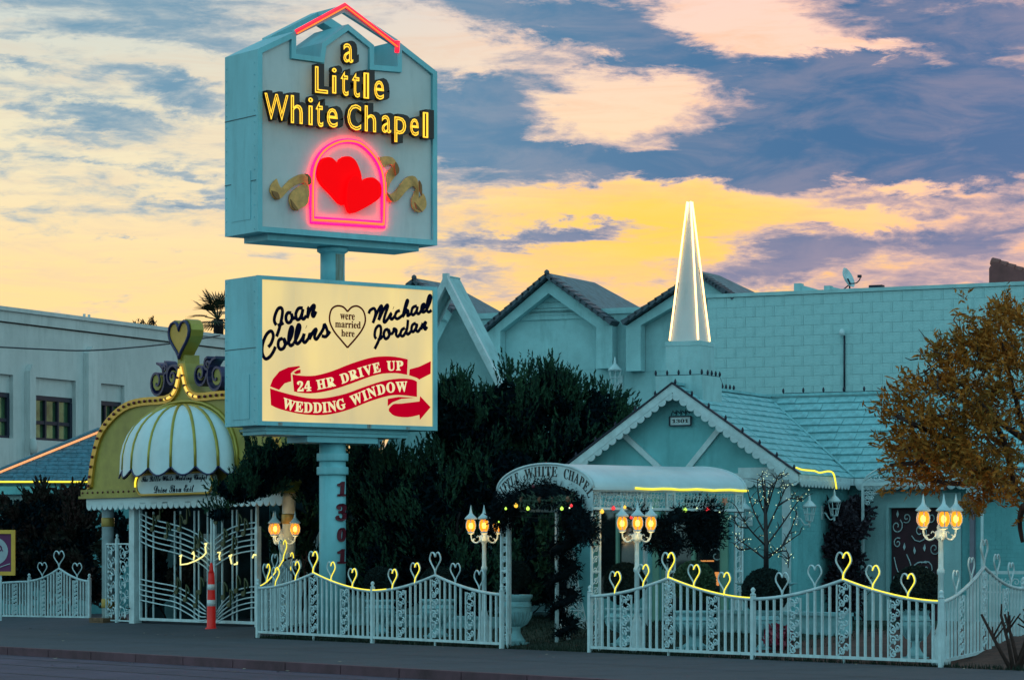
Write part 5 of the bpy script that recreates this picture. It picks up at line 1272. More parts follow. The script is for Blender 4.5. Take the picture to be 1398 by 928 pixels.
mb = MB(); mb.bar((x1_, .15, 0), (x1_, .15, zt_+.1), .07); mb.bar((x0_, .15, .17), (x2_, .15, .17), .03); mb.bar((x0_, .15, zt_), (x2_, .15, zt_), .03); mb.build('frame', white, fl)
link('post_knob', KNOB, fl, (x1_, .15, zt_+.1))

# ---------------------------------------------------------------- lantern posts
def lantern_post(label, px, w, rot, lean=0.0):
    x, y = on_line(px, w); z = gz(x, y); H = 2.47-z
    t = thing('lantern_post', label, 'street lamp', (x, y, z), rot, 'white posts with amber glass lanterns')
    t.rotation_euler.y = lean
    mb = MB(); mb.lathe([(.15, -.03), (.15, .06), (.12, .10), (.10, .40), (.075, .46), (.085, .50), (.06, .54), (.045, .62), (.040, H-1.15), (.055, H-1.13), (.055, H-1.08), (.038, H-1.05), (.036, H-.66), (.06, H-.63)], 12); mb.build('post', white, t)
    mb = MB(); mb.lathe([(.07, H-.63), (.085, H-.60), (.085, H-.52), (.05, H-.50), (.062, H-.46), (.045, H-.42), (.012, H-.36), (.002, H-.33)], 12); mb.build('hub', white, t)
    for k in range(3):
        a = 2*PI*k/3; c, s = math.cos(a), math.sin(a); R = .275
        q = lambda r, z_: (c*r, s*r, z_)
        mb = MB(); mb.tube(smooth_path([q(.06, H-.56), q(.12, H-.63), q(.20, H-.64), q(.26, H-.57), q(R, H-.47)], 4), .015, 6); mb.tube(smooth_path([q(.08, H-.55), q(.13, H-.52), q(.15, H-.55)], 3), .009, 5); mb.tube(smooth_path([q(.20, H-.63), q(.22, H-.58), q(.18, H-.57)], 3), .008, 5)
        ar = mb.build('arm', white, t)
        mb = MB(); mb.lathe([(.03, -.02), (.065, .0), (.065, .02), (.045, .025)], 10); mb.lathe([(.055, .235), (.10, .238), (.115, .255), (.10, .275), (.055, .32), (.03, .35), (.024, .38), (.02, .40), (.008, .47), (.001, .50)], 12)
        for j in range(6): b = j*PI/3; mb.tube([(math.cos(b)*r, math.sin(b)*r, z_) for r, z_ in ((.055, .02), (.096, .09), (.10, .15), (.085, .21), (.06, .238))], .0085, 4)
        ln = mb.build('lantern', white, t, q(R, H-.47))
        mb = MB(); mb.lathe([(.05, .026), (.082, .07), (.092, .13), (.078, .195), (.054, .233)], 12); mb.build('glass', amber, ln)
        mb = MB(); mb.ball((0, 0, .13), .038, 8, 6, 1.5); 
        g2 = mb.build('bulb', bulbcore, ln)
        li = bpy.data.lights.new('lantern_light', 'POINT'); li.energy = 3.0; li.color = (1, .62, .22); li.shadow_soft_size = .11; lo_ = bpy.data.objects.new('lantern_light', li); C.objects.link(lo_); lo_.parent = t; lo_.location = (c*R, s*R, H-.30-.20)
        lo_.location = (c*(R+.0), s*(R+.0), H-.47-.09)
    return t
lantern_post('amber three lantern post at the left, near the music gate', 384, 1.3, 0.15)
lantern_post('amber three lantern post beside the left leg of the entry arch', 661, .7, math.radians(-90))
lantern_post('amber three lantern post in front of the canopy, right of the arch', 869.5, .5, math.radians(-90))
lantern_post('amber three lantern post at the right fence corner by the side door', 1284, .35, math.radians(-90), .02)

# ---------------------------------------------------------------- foliage tools
def leaves(c, d, ln, wd, roll=None):
    """c centres, d unit directions, returns diamond leaf quads"""
    n = len(c); r = rng.normal(size=(n, 3)); s = np.cross(d, r); s /= np.linalg.norm(s, axis=1)[:, None]+1e-9
    ln = np.broadcast_to(ln, (n,))[:, None]; wd = np.broadcast_to(wd, (n,))[:, None]
    v = np.stack([c-d*ln*.5, c+s*wd*.5, c+d*ln*.5, c-s*wd*.5], 1).reshape(-1, 3); return v
def unit(v): return v/(np.linalg.norm(v, axis=1)[:, None]+1e-9)
def quads_of(v): return np.arange(len(v)).reshape(-1, 4)
def in_ell(n, c, r, shell=.0):
    p = unit(rng.normal(size=(n, 3))); q = rng.random(n)**(1/3); q = shell+(1-shell)*q; return np.array(c)+p*q[:, None]*np.array(r)
def fol(name, m, parent, v): return link(name, npmesh(name, v, quads_of(v), m), parent)
def sprays(bases, dirs, length, nleaf, ln, wd, jit=.05, spread=.6):
    nb = len(bases); t = np.tile(np.linspace(.08, 1, nleaf), (nb, 1)); L = np.broadcast_to(length, (nb,))[:, None]
    c = bases[:, None, :]+dirs[:, None, :]*(t*L)[:, :, None]+rng.normal(0, jit, (nb, nleaf, 3))*(1.15-t)[:, :, None]
    d = unit((dirs[:, None, :]+rng.normal(0, spread, (nb, nleaf, 3))).reshape(-1, 3)); return leaves(c.reshape(-1, 3), d, ln*rng.uniform(.7, 1.3, nb*nleaf), wd*rng.uniform(.7, 1.3, nb*nleaf))
def trunk_tree(mb, p, d, L, r, depth, bend=.35, split=3, tips=None, shrink=.68):
    p = Vector(p); d = Vector(d).normalized(); pts = [p.copy()]; n = 4
    for i in range(n):
        d = (d+Vector((random.gauss(0, 1), random.gauss(0, 1), random.gauss(0, .6)))*bend*.25).normalized(); p = p+d*L/n; pts.append(p.copy())
    mb.tube(pts, [r*(1-.35*i/n) for i in range(n+1)], 6 if r > .02 else 4)
    if depth == 0:
        if tips is not None: tips.append((p.copy(), d.copy())); 
        return
    for k in range(split):
        nd = (d+Vector((random.gauss(0, 1), random.gauss(0, 1), random.gauss(.1, .7)))*.55).normalized()
        trunk_tree(mb, pts[-1] if k < 2 else pts[-2], nd, L*shrink*random.uniform(.8, 1.2), r*.6, depth-1, bend, split, tips, shrink)
# juniper: crown described as lobes (px, py, d, rx, ry(px), depth m)
def lobes_world(L): return [(W(px, py, d), rx*d/FPX, rz*d/FPX, ry) for px, py, d, rx, rz, ry in L]
def juniper(label, lobes, base, n_s, group=None, top_bias=1.3, ts=1.0, leaf=(.10, .028), m1=junip, m2=junid):
    x, y = base; z = gz(x, y); t = thing('juniper_tree', label, 'tree', (x, y, z), 0, group); o = np.array((x, y, z))
    mb = MB(); tips = []
    for k in range(4): trunk_tree(mb, (random.uniform(-.3, .3), random.uniform(-.2, .2), -.1), (random.uniform(-.5, .5), random.uniform(-.3, .3), 1), 1.2*ts, .09*ts, 2, .6, 2, tips)
    mb.build('trunk', bark, t)
    V1, V2 = [], []; vol = sum(a*b for _, a, b, _ in lobes_world(lobes))
    for c, a, b, dy in lobes_world(lobes):
        n = int(n_s*a*b/vol); c = np.array(c)-o
        ns_ = max(5, int(26*a*b)); sc_ = in_ell(ns_, c, (a*.80, dy*.8, b*.80), .45); pick = rng.integers(0, ns_, n); rs_s = rng.uniform(.24, .42, ns_)*min(a, b)**.5*.62
        B = sc_[pick]+in_ell(n, (0, 0, 0), (1, 1, 1.15), .2)*rs_s[pick][:, None]; out = unit((B-c)/np.array((a, dy, b))); D = unit(out*.7+np.array((0, 0, top_bias))+rng.normal(0, .3, (n, 3)))
        V1.append(sprays(B, D, rng.uniform(.16, .44, n)*(.6+.4*ts), 13, leaf[0]*1.05, leaf[1]*1.15, .020, .36))
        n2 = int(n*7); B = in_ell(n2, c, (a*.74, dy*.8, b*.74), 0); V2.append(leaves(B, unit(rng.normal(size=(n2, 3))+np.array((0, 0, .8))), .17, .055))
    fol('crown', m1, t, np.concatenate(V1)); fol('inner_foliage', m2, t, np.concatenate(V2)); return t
# ---------------------------------------------------------------- trees and shrubs
juniper('big dark juniper filling the space between pylon sign and entry arch', [
  (620, 560, 57.5, 44, 62, .9), (650, 600, 58, 60, 90, 1.1), (705, 560, 58, 55, 60, 1.1), (755, 540, 58.5, 50, 50, 1.1), (760, 610, 58.5, 75, 70, 1.2), (815, 565, 58.5, 42, 45, 1.0),
  (850, 585, 58.5, 28, 30, .8), (690, 680, 57.5, 80, 90, 1.2), (600, 700, 57.5, 70, 100, 1.1), (800, 640, 58.8, 40, 40, .9), (545, 690, 58, 55, 90, 1.0), (540, 780, 58, 70, 70, 1.0), (640, 790, 57, 70, 70, 1.0), (720, 770, 57.5, 60, 80, 1.0)],
  (-1.0, 57.5), 5200)
juniper('dark juniper behind the address column with sprays over the drive exit plaque', [
  (360, 640, 58.2, 42, 42, .9), (335, 665, 58.0, 45, 28, .8), (318, 668, 58, 28, 18, .6), (398, 632, 58.2, 40, 34, .6), (425, 670, 58.6, 20, 40, .5), (400, 735, 60.5, 34, 55, .6), (415, 790, 60.5, 40, 50, .6), (500, 660, 59, 42, 70, .9), (490, 760, 59, 50, 70, .9), (300, 702, 57.8, 20, 10, .5), (440, 640, 60, 40, 55, .8)],
  (-4.3, 58.8), 2300, ts=.75)
t = juniper('broad dark hedge shrub in front of the blue roofed hall', [
  (25, 725, 71, 38, 60, .8), (60, 715, 71, 40, 55, .8), (95, 700, 71, 32, 42, .8), (105, 735, 70.5, 35, 70, .8), (70, 770, 70.5, 60, 50, .8), (10, 780, 71, 50, 50, .8), (160, 740, 68, 22, 60, .6), (118, 790, 70, 30, 40, .6)],
  (-11.2, 71), 2400, ts=.6, top_bias=.5, m1=hedgel, leaf=(.11, .05))
t['category'] = 'shrub'; t.name = 'hedge_shrub'
t = juniper('dark climbing shrub growing up the chapel wall between the lanterns and the side door', [(1152, 710, 54.6, 22, 32, .35), (1155, 755, 54.6, 26, 40, .35), (1150, 800, 54.6, 28, 34, .35), (1168, 690, 55, 14, 18, .3)], (6.35, 54.8), 1000, ts=.3, top_bias=.3, m1=ivy, m2=ivy, leaf=(.08, .045))
t['category'] = 'shrub'; t.name = 'climbing_shrub'
t = juniper('low dark shrub mass behind the left leg of the entry arch', [(735, 740, 54, 30, 70, .6), (705, 800, 54.5, 30, 50, .6), (745, 800, 55, 26, 30, .5)], (.4, 54.5), 800, ts=.3, leaf=(.10, .04)); t['category'] = 'shrub'; t.name = 'dark_shrub'
t = juniper('dark leafy shrub growing inside the drive lane behind the left music gate', [(208, 740, 64.4, 16, 70, .3), (216, 790, 64.2, 18, 50, .3), (230, 700, 64.2, 14, 30, .3), (250, 800, 64, 12, 24, .3)], (-7.85, 64.4), 700, ts=.3, m1=hedgel, leaf=(.10, .05)); t['category'] = 'shrub'; t.name = 'lane_shrub'
# autumn tree at the right edge
d_ = 43.5
at_ = thing('autumn_tree', 'orange and olive leaved tree reaching in from the right edge', 'tree', (8.35, 43.6, gz(8.35, 43.6)), 0)
o = np.array(at_.location); mb = MB(); tips = []
mb.tube([tuple(Vector(p)-at_.location) for p in (Vector((8.35, 43.6, -.1)), W(1440, 830, 43.5), W(1425, 740, 43.5), W(1412, 690, 43.5))], [.16, .13, .11, .10], 8)
for q in ([(1412,690),(1385,665),(1345,640),(1300,620)], [(1412,690),(1400,600),(1380,520),(1365,460)], [(1412,700),(1430,620),(1440,540),(1420,460)], [(1385,665),(1370,600),(1330,540),(1290,510)], [(1345,640),(1290,600),(1245,578),(1210,560)], [(1300,620),(1260,630),(1215,635)], [(1400,600),(1340,560),(1300,540)], [(1345,640),(1320,660),(1270,655)], [(1398,690),(1392,712),(1396,740)]):
    P_ = [Vector(W(a, b, d_+random.uniform(-.5, .5)))-at_.location for a, b in q]; mb.tube(smooth_path(P_, 3), [.055-.04*i/(len(q)*3) for i in range(3*(len(q)-1)+1)], 5)
for k in range(60):
    c = Vector(W(random.uniform(1230, 1420), random.uniform(470, 670), d_+random.uniform(-.8, .8)))-at_.location; d = Vector((random.gauss(-.3, 1), random.gauss(0, 1), random.gauss(.3, .8))).normalized(); mb.tube([c, c+d*.25, c+d*.45+Vector((0, 0, .05))], [.012, .009, .004], 4)
mb.build('trunk', barkr, at_)
V = []
LOB = [(1370,450,36,32,1.0,260),(1345,475,42,34,.9,300),(1300,500,28,26,.8,200),(1385,520,50,60,1.2,620),(1320,540,50,40,1.0,420),(1265,530,24,20,.6,90),(1250,570,32,20,.7,150),(1222,566,20,9,.5,50),(1280,590,50,32,.9,360),(1350,600,60,50,1.2,620),(1255,610,50,26,.8,260),(1232,628,22,12,.6,50),(1300,645,60,24,.9,420),(1262,655,34,12,.5,90),(1370,660,40,24,.9,280),(1400,430,20,24,.8,120),(1395,690,14,22,.4,60),(1325,420,10,6,.3,14),(1280,478,12,8,.3,20),(1240,540,16,8,.4,26)]
for px, py, rx, rz, ry, nn in LOB:
    c = np.array(W(px, py, d_))-o; a, b = rx*d_/FPX, rz*d_/FPX
    n_ = int(nn*.50); k_ = max(3, int(nn/26)); sc_ = in_ell(k_, c, (a*.9, ry, b*.9), .2); pk_ = rng.integers(0, k_, n_); B = sc_[pk_]+in_ell(n_, (0, 0, 0), (.19, .19, .15), .0); D = unit((B-c)*1.2+np.array((-.2, 0, .3))+rng.normal(0, .4, (n_, 3))); V.append(sprays(B, D, rng.uniform(.16, .34, n_), 7, .12, .034, .03, .65))
fol('crown', orangel, at_, np.concatenate(V))
# palm beyond the office block
pm = thing('palm_tree', 'fan palm showing behind the heart finial beside the pylon sign', 'palm', tuple(W(298, 470, 118).xy)+(0,), 0)
top = W(300, 436, 118)-pm.location
mb = MB(); mb.tube([(0, 0, 0), (.1, 0, top.z*.5), (0, 0, top.z)], [.28, .22, .2], 8); mb.build('trunk', bark, pm)
palml = mat('palm_frond_leaf', (.018, .035, .015), .6, var=.3)
for k in range(20):
    a = random.uniform(0, 2*PI); e = random.uniform(-.5, 1.2); d = Vector((math.cos(a)*math.cos(e), math.sin(a)*math.cos(e), math.sin(e))); b0 = Vector((0, 0, top.z)); s0 = d.cross(Vector((0, 0, 1))).normalized() if abs(d.z) < .95 else Vector((1, 0, 0)); mb = MB(); b1 = b0+d*.65; mb.tube([b0, b1], .025, 4)
    for j in range(13):
        f = (j-6)/6*1.1; q = (d*math.cos(f)+s0*math.sin(f)).normalized(); n_ = d.cross(s0).normalized(); m_ = b1+q*.45; e_ = b1+q*.85+Vector((0, 0, -.12)); w_ = (s0*math.cos(f)-d*math.sin(f))*.035
        mb.add([b1, m_-w_, e_, m_+w_], [(0,1,2,3)])
    mb.build('frond', palml, pm)
for px, lab in ((191, 'tiny pale shrub top poking over the left parapet, left one'), (207, 'small dark cypress tip poking over the left parapet')):
    t = thing('distant_tree', lab, 'tree', tuple(W(px, 446, 125).xy)+(0,), 0); c = np.array(W(px, 447, 125)-t.location)
    B = in_ell(160, c, (.22 if px > 200 else .4, .2, .5 if px > 200 else .35)); fol('crown', junid if px > 200 else hedgel, t, leaves(B, unit(rng.normal(size=(160, 3))+np.array((0, 0, 2))), .22, .05)); mb = MB(); mb.tube([(0, 0, 0), (0, 0, c[2])], .08, 5); mb.build('trunk', bark, t)
# bare pruned shrub at the right edge
bs = thing('bare_shrub', 'bare pruned reddish shrub standing by the far right fence', 'shrub', (*on_line(1388, .15), 0.0), 0)
mb = MB()
for k in range(7):
    a = random.uniform(-1, 1); p0 = Vector((random.uniform(-.06, .06), 0, -.05)); p1 = p0+Vector((a*.25, random.uniform(-.1, .1), .45)); p2 = p1+Vector((a*.15-.05, random.uniform(-.1, .1), .38)); mb.tube([p0, p1, p2], [.035, .026, .018], 5)
    for j in range(3): q = p1.lerp(p2, random.random()); mb.tube([q, q+Vector((random.uniform(-.2, .2), random.uniform(-.1, .1), random.uniform(.1, .3)))], [.016, .010], 4)
mb.build('stems', barkr, bs)
# red plant low behind the fence
t = thing('red_plant', 'small red leaved plant low behind the fence near the middle post', 'plant', (*lp(1062, 1.2), gz(*lp(1062, 1.2))), 0)
B = in_ell(260, (0, 0, .22), (.26, .26, .22)); fol('leaves', mat('red_leaf', (.30, .01, .04), .5, island=.6, col2=(.1, .01, .03)), t, leaves(B, unit(rng.normal(size=(260, 3))+np.array((0, 0, .8))), .13, .06)); mb = MB(); mb.tube([(0, 0, 0), (0, 0, .25)], .02, 5); mb.build('stem', bark, t)

# ---------------------------------------------------------------- urns with clipped balls
def urn(label, px, w, ball_px, ball_top_py, rim_py, rim_px, green=False, light=False, ball=True, s=1.0):
    x, y = on_line(px, w); z = gz(x, y); d = y
    t = thing('stone_urn', label, 'urn', (x, y, z), ST+random.uniform(-.3, .3), 'stone urns with clipped topiary balls')
    R = rim_px*d/FPX/2; H = CAMZ+(HZ-rim_py)*d/FPX-z
    k = R; mb = MB()
    hb_ = H*.36
    mb.box(-k*.62, k*.62, -k*.62, k*.62, -.02, H*.06)
    mb.lathe([(k*.60, H*.061), (k*.56, H*.10), (k*.38, H*.17), (k*.26, H*.25), (k*.26, H*.33), (k*.40, H*.37)], 20)
    mb.build('pedestal', stone, t)
    mb = MB(); mb.lathe([(k*.30, H*.35), (k*.60, H*.42), (k*.86, H*.54), (k*.97, H*.68), (k*.93, H*.80), (k*.86, H*.86)], 24)
    for j in range(24):
        a = 2*PI*j/24; mb.tube([(math.cos(a)*r_*k, math.sin(a)*r_*k, H*z_) for r_, z_ in ((.36, .375), (.63, .42), (.89, .54), (.99, .66))], k*.045, 4)
    mb.build('bowl', stone, t)
    mb = MB(); mb.lathe([(k*.86, H*.86), (k*.90, H*.90), (k*1.0, H*.93), (k*1.03, H*.97), (k*1.0, H*1.0), (k*.9, H*.995), (k*.86, H*.95)], 24); mb.tube([(math.cos(a)*k*.98, math.sin(a)*k*.98, H*.76) for a in np.linspace(0, 2*PI, 25)[:-1]], k*.05, 5, True); mb.build('rim', stone, t)
    mb = MB(); mb.lathe([(.001, H*.93), (k*.86, H*.94), (k*.86, H*.96)], 20); mb.build('soil', soil, t)
    top = CAMZ+(HZ-ball_top_py)*d/FPX-z; rb = ball_px*d/FPX/2; cz = top-rb
    b = thing('topiary_ball', label.replace('pale stone urn with the greenest topiary,', 'greenest clipped topiary ball,').replace('pale stone urn', 'clipped round topiary ball in the urn'), 'topiary', (x, y, z), 0, 'clipped topiary balls')
    n = 5200; u = unit(rng.normal(size=(n, 3))); rr_ = rb*(1+rng.normal(0, .018, n)); P = u*rr_[:, None]+np.array((0, 0, cz)); keep = P[:, 2] > H*.90; D = unit(u*.6+rng.normal(0, .6, (n, 3)))
    fol('foliage', topg if green else topm, b, leaves(P[keep], D[keep], .055, .032))
    mb = MB(); mb.ball((0, 0, cz), rb*.94, 18, 12); mb.build('inner_foliage', topg if green else topm, b); mb = MB(); mb.tube([(0, 0, H*.95), (0, 0, cz)], .05, 6); mb.build('stem', bark, b)
    return t, (x, y, z+top, rb)
urn('pale stone urn in front of the address column', 454.7, 1.3, 39, 765, 810, 46)
urn('pale stone urn behind the middle post of the left fence', 519, 1.4, 42, 774, 818, 42)
urn('pale stone urn behind the unlit heart peak of the left fence', 598, 1.3, 50, 774, 817, 46)
urn('pale stone urn standing by the left leg of the entry arch', 705, .75, 37, 766, 811, 44)
urn('pale stone urn left of the canopy lantern post', 853, 1.2, 56, 768.5, 829, 54)
urn('pale stone urn with the greenest topiary, right of the canopy lantern post', 948, 1.1, 57, 766, 833, 58, green=True)
u6, tp = urn('pale stone urn below the bare tree with tiny lights', 1045, 1.3, 62, 776, 832, 40)
urn('pale stone urn in front of the side door', 1250, .9, 66, 773, 829, 42)
# bare tree wound with tiny lights
lt = thing('lit_bare_tree', 'bare dark ornamental tree wound with tiny white lights above a topiary ball', 'tree', (tp[0], tp[1], tp[2]-.12), 0)
random.seed(11); mb = MB(); d_ = tp[1]; TP = []
def LT(px, py, dy=0): return Vector(W(px, py, d_+dy))-lt.location
mb.tube([LT(1046, 790), LT(1046, 740), LT(1045, 700), LT(1044, 655)], [.045, .038, .028, .012], 6)
BR = [[(1046,764),(1025,748),(1006,735)], [(1046,764),(1068,745),(1092,728)], [(1046,745),(1022,720),(1004,690)], [(1046,745),(1070,712),(1092,680)], [(1046,730),(1030,700),(1020,668)], [(1046,725),(1062,690),(1074,662)], [(1046,705),(1036,680),(1034,655)], [(1046,700),(1054,672),(1062,650)], [(1046,690),(1042,668),(1040,648)], [(1046,690),(1056,660),(1076,646)], [(1046,758),(1074,752),(1076,775)], [(1025,748),(1010,750),(1003,742)], [(1022,720),(1008,718),(1002,706)], [(1068,745),(1080,722),(1088,700)], [(1062,690),(1080,680),(1094,684)]]
for br in BR:
    dy = random.uniform(-.35, .35); P_ = [LT(a, b, dy*i/2) for i, (a, b) in enumerate(br)]; sp = smooth_path(P_, 4); mb.tube(sp, [.018-.012*i/len(sp) for i in range(len(sp))], 5); TP += sp[2:]
    for k in range(9):
        q = random.choice(sp[2:]); e_ = q+Vector((random.gauss(0, .09), random.gauss(0, .09), random.uniform(.02, .16))); mb.tube([q, q.lerp(e_, .5)+Vector((0, 0, .02)), e_], [.008, .006, .003], 4); TP += [e_, q.lerp(e_, .5)]
mb.build('branches', black, lt)
mb = MB()
for k in range(190): q = random.choice(TP)+Vector((random.gauss(0, .02), random.gauss(0, .02), random.gauss(0, .02))); mb.ball(q, .0055 if k % 3 else .0085, 5, 3)
stuff(mb.build('fairy_lights', bulbw, lt))
# shallow fountain dish behind
fx, fy = on_line(1046, 3.0); fd = thing('birdbath', 'wide shallow stone birdbath dish behind the topiary under the lit bare tree', 'birdbath', (fx, fy, gz(fx, fy)), 0); k = 43*fy/FPX; hz_ = CAMZ+(HZ-795)*fy/FPX-fd.location.z
mb = MB(); mb.lathe([(.25, 0), (.20, .06), (.09, .14), (.08, hz_-.25), (.14, hz_-.16), (k*.7, hz_-.07), (k, hz_-.01), (k, hz_), (k*.6, hz_-.05), (.001, hz_-.08)], 24); mb.build('basin', stone, fd)
# low pale planter walls
def planter(label, pa, pb, w, y0, y1, th=.25):
    a, b = Vector(on_line(pa, w)), Vector(on_line(pb, w)); m_ = (a+b)/2; z = gz(*m_); t = thing('planter_wall', label, 'wall', (a.x, a.y, 0), math.atan2((b-a).y, (b-a).x)); L = (b-a).length
    zb_ = CAMZ+(HZ-y1)*m_.y/FPX; zt_ = CAMZ+(HZ-y0)*m_.y/FPX; mb = MB(); mb.box(0, L, 0, th, min(zb_, gz(*a))-.2, zt_-.06); mb.build('wall', stone, t); mb = MB(); n = max(2, int(L/.6))
    for k_ in range(n): mb.box(L*k_/n+.004, L*(k_+1)/n-.004, -.04, th+.04, zt_-.058, zt_)
    mb.build('coping', stone, t); return t
planter('low pale planter wall behind the left fence', 398, 668, 2.2, 838, 853)
planter('low pale planter wall seen through the entry arch', 700, 812, 5.2, 835, 853)
planter('low pale planter wall behind the right fence under the bare lit tree', 978, 1148, 2.8, 834, 852)

# ---------------------------------------------------------------- entry canopy
p_l, p_r = lp(682, .02), lp(806.5, .02)
cn = thing('entry_canopy', 'arched white entry canopy with barrel roof, lattice posts and faded lettering', 'canopy', (p_l[0], p_l[1], 0), ST)
CWd = math.hypot(p_r[0]-p_l[0], p_r[1]-p_l[1]); CD = 3.35; Z0, Z1 = 2.72, 3.13; cxm = CWd/2
def arcz(x, z0=Z0, z1=Z1, e=.0):
    u = (x-cxm)/(cxm+e); return z0+(z1-z0)*math.sqrt(max(0, 1-u*u))
tt = np.linspace(PI, 0, 25)
outer = [(cxm+(cxm+.06)*math.cos(t), Z0+(Z1-Z0+.02)*math.sin(t)) for t in tt]
mb = MB(); inn_ = [(x, z-.10) for x, z in outer]
n_ = len(outer); vs = [(x, y, z) for y in (.0, CD+.02) for x, z in outer]; vs2 = [(x, y, z-.03) for y in (.0, CD+.02) for x, z in outer]
mb.add(vs, [(i, i+1, n_+i+1, n_+i) for i in range(n_-1)], True); mb.add(vs2, [(n_+i, n_+i+1, i+1, i) for i in range(n_-1)], True)
roofm = mat('canopy_vinyl', (.52, .64, .68), .4, var=.1, scale=1.5, bump=.08, bscale=8)
mb.build('barrel_roof', roofm, cn)
mb = MB(); mb.tube([(x, -.005, z) for x, z in outer], .022, 5); mb.tube([(x, CD+.02, z) for x, z in outer], .022, 5); mb.build('roof_edge', white, cn)
inner = [(cxm+(cxm-.16)*math.cos(t), Z0-.42+(Z1-Z0+.10)*math.sin(t)) for t in tt]
lo_o = [(outer[0][0], Z0-.42)]+outer+[(outer[-1][0], Z0-.42)]
mb = MB()
for i in range(len(inner)-1):
    a, b, c_, d_2 = outer[i], outer[i+1], inner[i+1], inner[i]
    mb.add([(p[0], .0, p[1]) for p in (a, b, c_, d_2)]+[(p[0], .045, p[1]) for p in (a, b, c_, d_2)], [(3,2,1,0),(4,5,6,7),(0,1,5,4),(2,3,7,6)])
mb.add([(p[0], .0, p[1]) for p in (outer[0], inner[0], (inner[0][0], Z0-.42), (outer[0][0], Z0-.42))], [(0,3,2,1)]); mb.add([(p[0], .0, p[1]) for p in (outer[-1], inner[-1], (inner[-1][0], Z0-.42), (outer[-1][0], Z0-.42))], [(0,1,2,3)])
sb = mb.build('arch_signboard', white, cn)
mb = MB(); [(text_path(mb_, wd_, [(cxm+(cxm-.05)*math.cos(t), Z0-.23+(Z1-Z0+.04)*math.sin(t)) for t in np.linspace(PI*a_, PI*b_, 14)], .17, -.004, .012, -.01), mb_.build('lettering', black, sb)) for mb_, wd_, a_, b_ in ((MB(), 'LITTLE', .97, .69), (MB(), 'WHITE', .645, .40), (MB(), 'CHAPEL', .355, .03))]
def lat_post(x, y, alongx, w=.17, h=None, z0=-.03):
    h = h or Z0-.02; mb = MB()
    for s in (-1, 1):
        dx, dy = (s*w/2, 0) if alongx else (0, s*w/2); mb.bar((x+dx, y+dy, z0), (x+dx, y+dy, h), .035)
    for q in (.1, .5, .98): z = z0+(h-z0)*q; mb.bar((x-(w/2 if alongx else 0), y-(0 if alongx else w/2), z), (x+(w/2 if alongx else 0), y+(0 if alongx else w/2), z), .03)
    n = 15
    for k in range(n):
        z = z0+.1+(h-z0-.15)*(k+.5)/n; pts = scroll_pts(0, z, w*.36, 1.3, k*1.7, (-1)**k, 9)
        pts = [(x+a, y, b) if alongx else (x, y+a, b) for a, _, b in pts]; mb.tube(pts, .011, 4)
        q = [(-w*.42, z-.08), (0, z+.0), (w*.42, z+.08)]; mb.tube([(x+a, y, b) if alongx else (x, y+a, b) for a, b in q], .009, 4)
    return mb.build('lattice_post', white, cn)
lat_post(.10, 0.03, True); lat_post(CWd-.02, .12, False); lat_post(-.0, .14, False)
lat_post(CWd, 1.72, False); lat_post(CWd, CD-.1, False, .15)
mb = MB(); mb.bar((0, 1.25, -.05), (0, 1.25, Z0), .05); mb.bar((0, 1.5, -.05), (0, 1.5, Z0), .05); mb.build('post', white, cn)
mb = MB(); mb.bar((0, CD-.1, -.05), (0, CD-.1, Z0), .06); mb.build('post', white, cn)
for x, side in ((CWd+.0, 1), (0, 0)):
    mb = MB(); mb.bar((x, 0, Z0-.03), (x, CD, Z0-.03), .05); mb.bar((x, 0, Z0-.34), (x, CD, Z0-.34), .045)
    n = 44 if side else 22
    for k in range(n):
        y = .05+(CD-.1)*(k+.5)/n; mb.tube([(x, y+a, b) for a, _, b in scroll_pts(0, Z0-.13, .055, 1.2, k, (-1)**k, 7)], .008, 4); mb.tube([(x, y+a, b) for a, _, b in scroll_pts(0, Z0-.25, .05, 1.2, k+2, -(-1)**k, 7)], .008, 4); mb.bar((x, y-.03, Z0-.33), (x, y+.04, Z0-.04), .008)
    mb.build('lattice_frieze', white, cn)
xn0, _ = at_px_on_x(cn, 866, 667, CWd+.04); mb = MB(); mb.tube([(CWd+.07, y, Z0+.0+.008*math.sin(y*9)) for y in np.linspace(xn0, CD+.05, 14)], .018, 6); mb.build('neon_tube', neon_y, cn)
# garland over the arch, and one wound round the inner post
def garland(name, label, path, rad, n, group=None, ln=.16, baub=()):
    base = Vector(path[0]); t = thing(name, label, 'garland' if 'wreath' not in name else 'wreath', base, 0, group)
    P = smooth_path(path, 6); seg = np.array([tuple(p-base) for p in P]); idx = rng.integers(0, len(seg)-1, n); f = rng.random(n)[:, None]; c = seg[idx]*(1-f)+seg[idx+1]*f
    r = np.broadcast_to(rad, (n,)) if not callable(rad) else np.array([rad((i+.5)/len(seg)) for i in idx]); u = unit(rng.normal(size=(n, 3))); c = c+u*(r*rng.uniform(.25, .75, n))[:, None]; D = unit(u+rng.normal(0, .35, (n, 3))+np.array((0, 0, -.15)))
    fol('needles', garl, t, sprays(c, D, r*.7, 6, ln*.55, .020, .015, .5)); mb = MB(); mb.tube([tuple(p-base) for p in P], [max(.02, (rad if not callable(rad) else rad(i/len(P)))*.45) for i in range(len(P))], 6); mb.build('core', garl, t); return t, base
Mc = mw(cn)
def CW_(x, y, z): return Mc @ Vector((x, y, z))
gp = [(.06, -.03, Z0-.52), (.14, -.05, Z0-.40), (.42, -.06, Z0-.20), (cxm-.3, -.06, Z0-.06), (cxm+.35, -.06, Z0-.08), (CWd-.45, -.06, Z0-.26), (CWd-.12, -.06, Z0-.52), (CWd+.1, -.06, Z0-.80)]
garland('garland', 'thick dark evergreen garland draped over the entry arch', [CW_(*p) for p in gp], lambda t: .19+.06*math.sin(PI*t), 1500)
pp = []
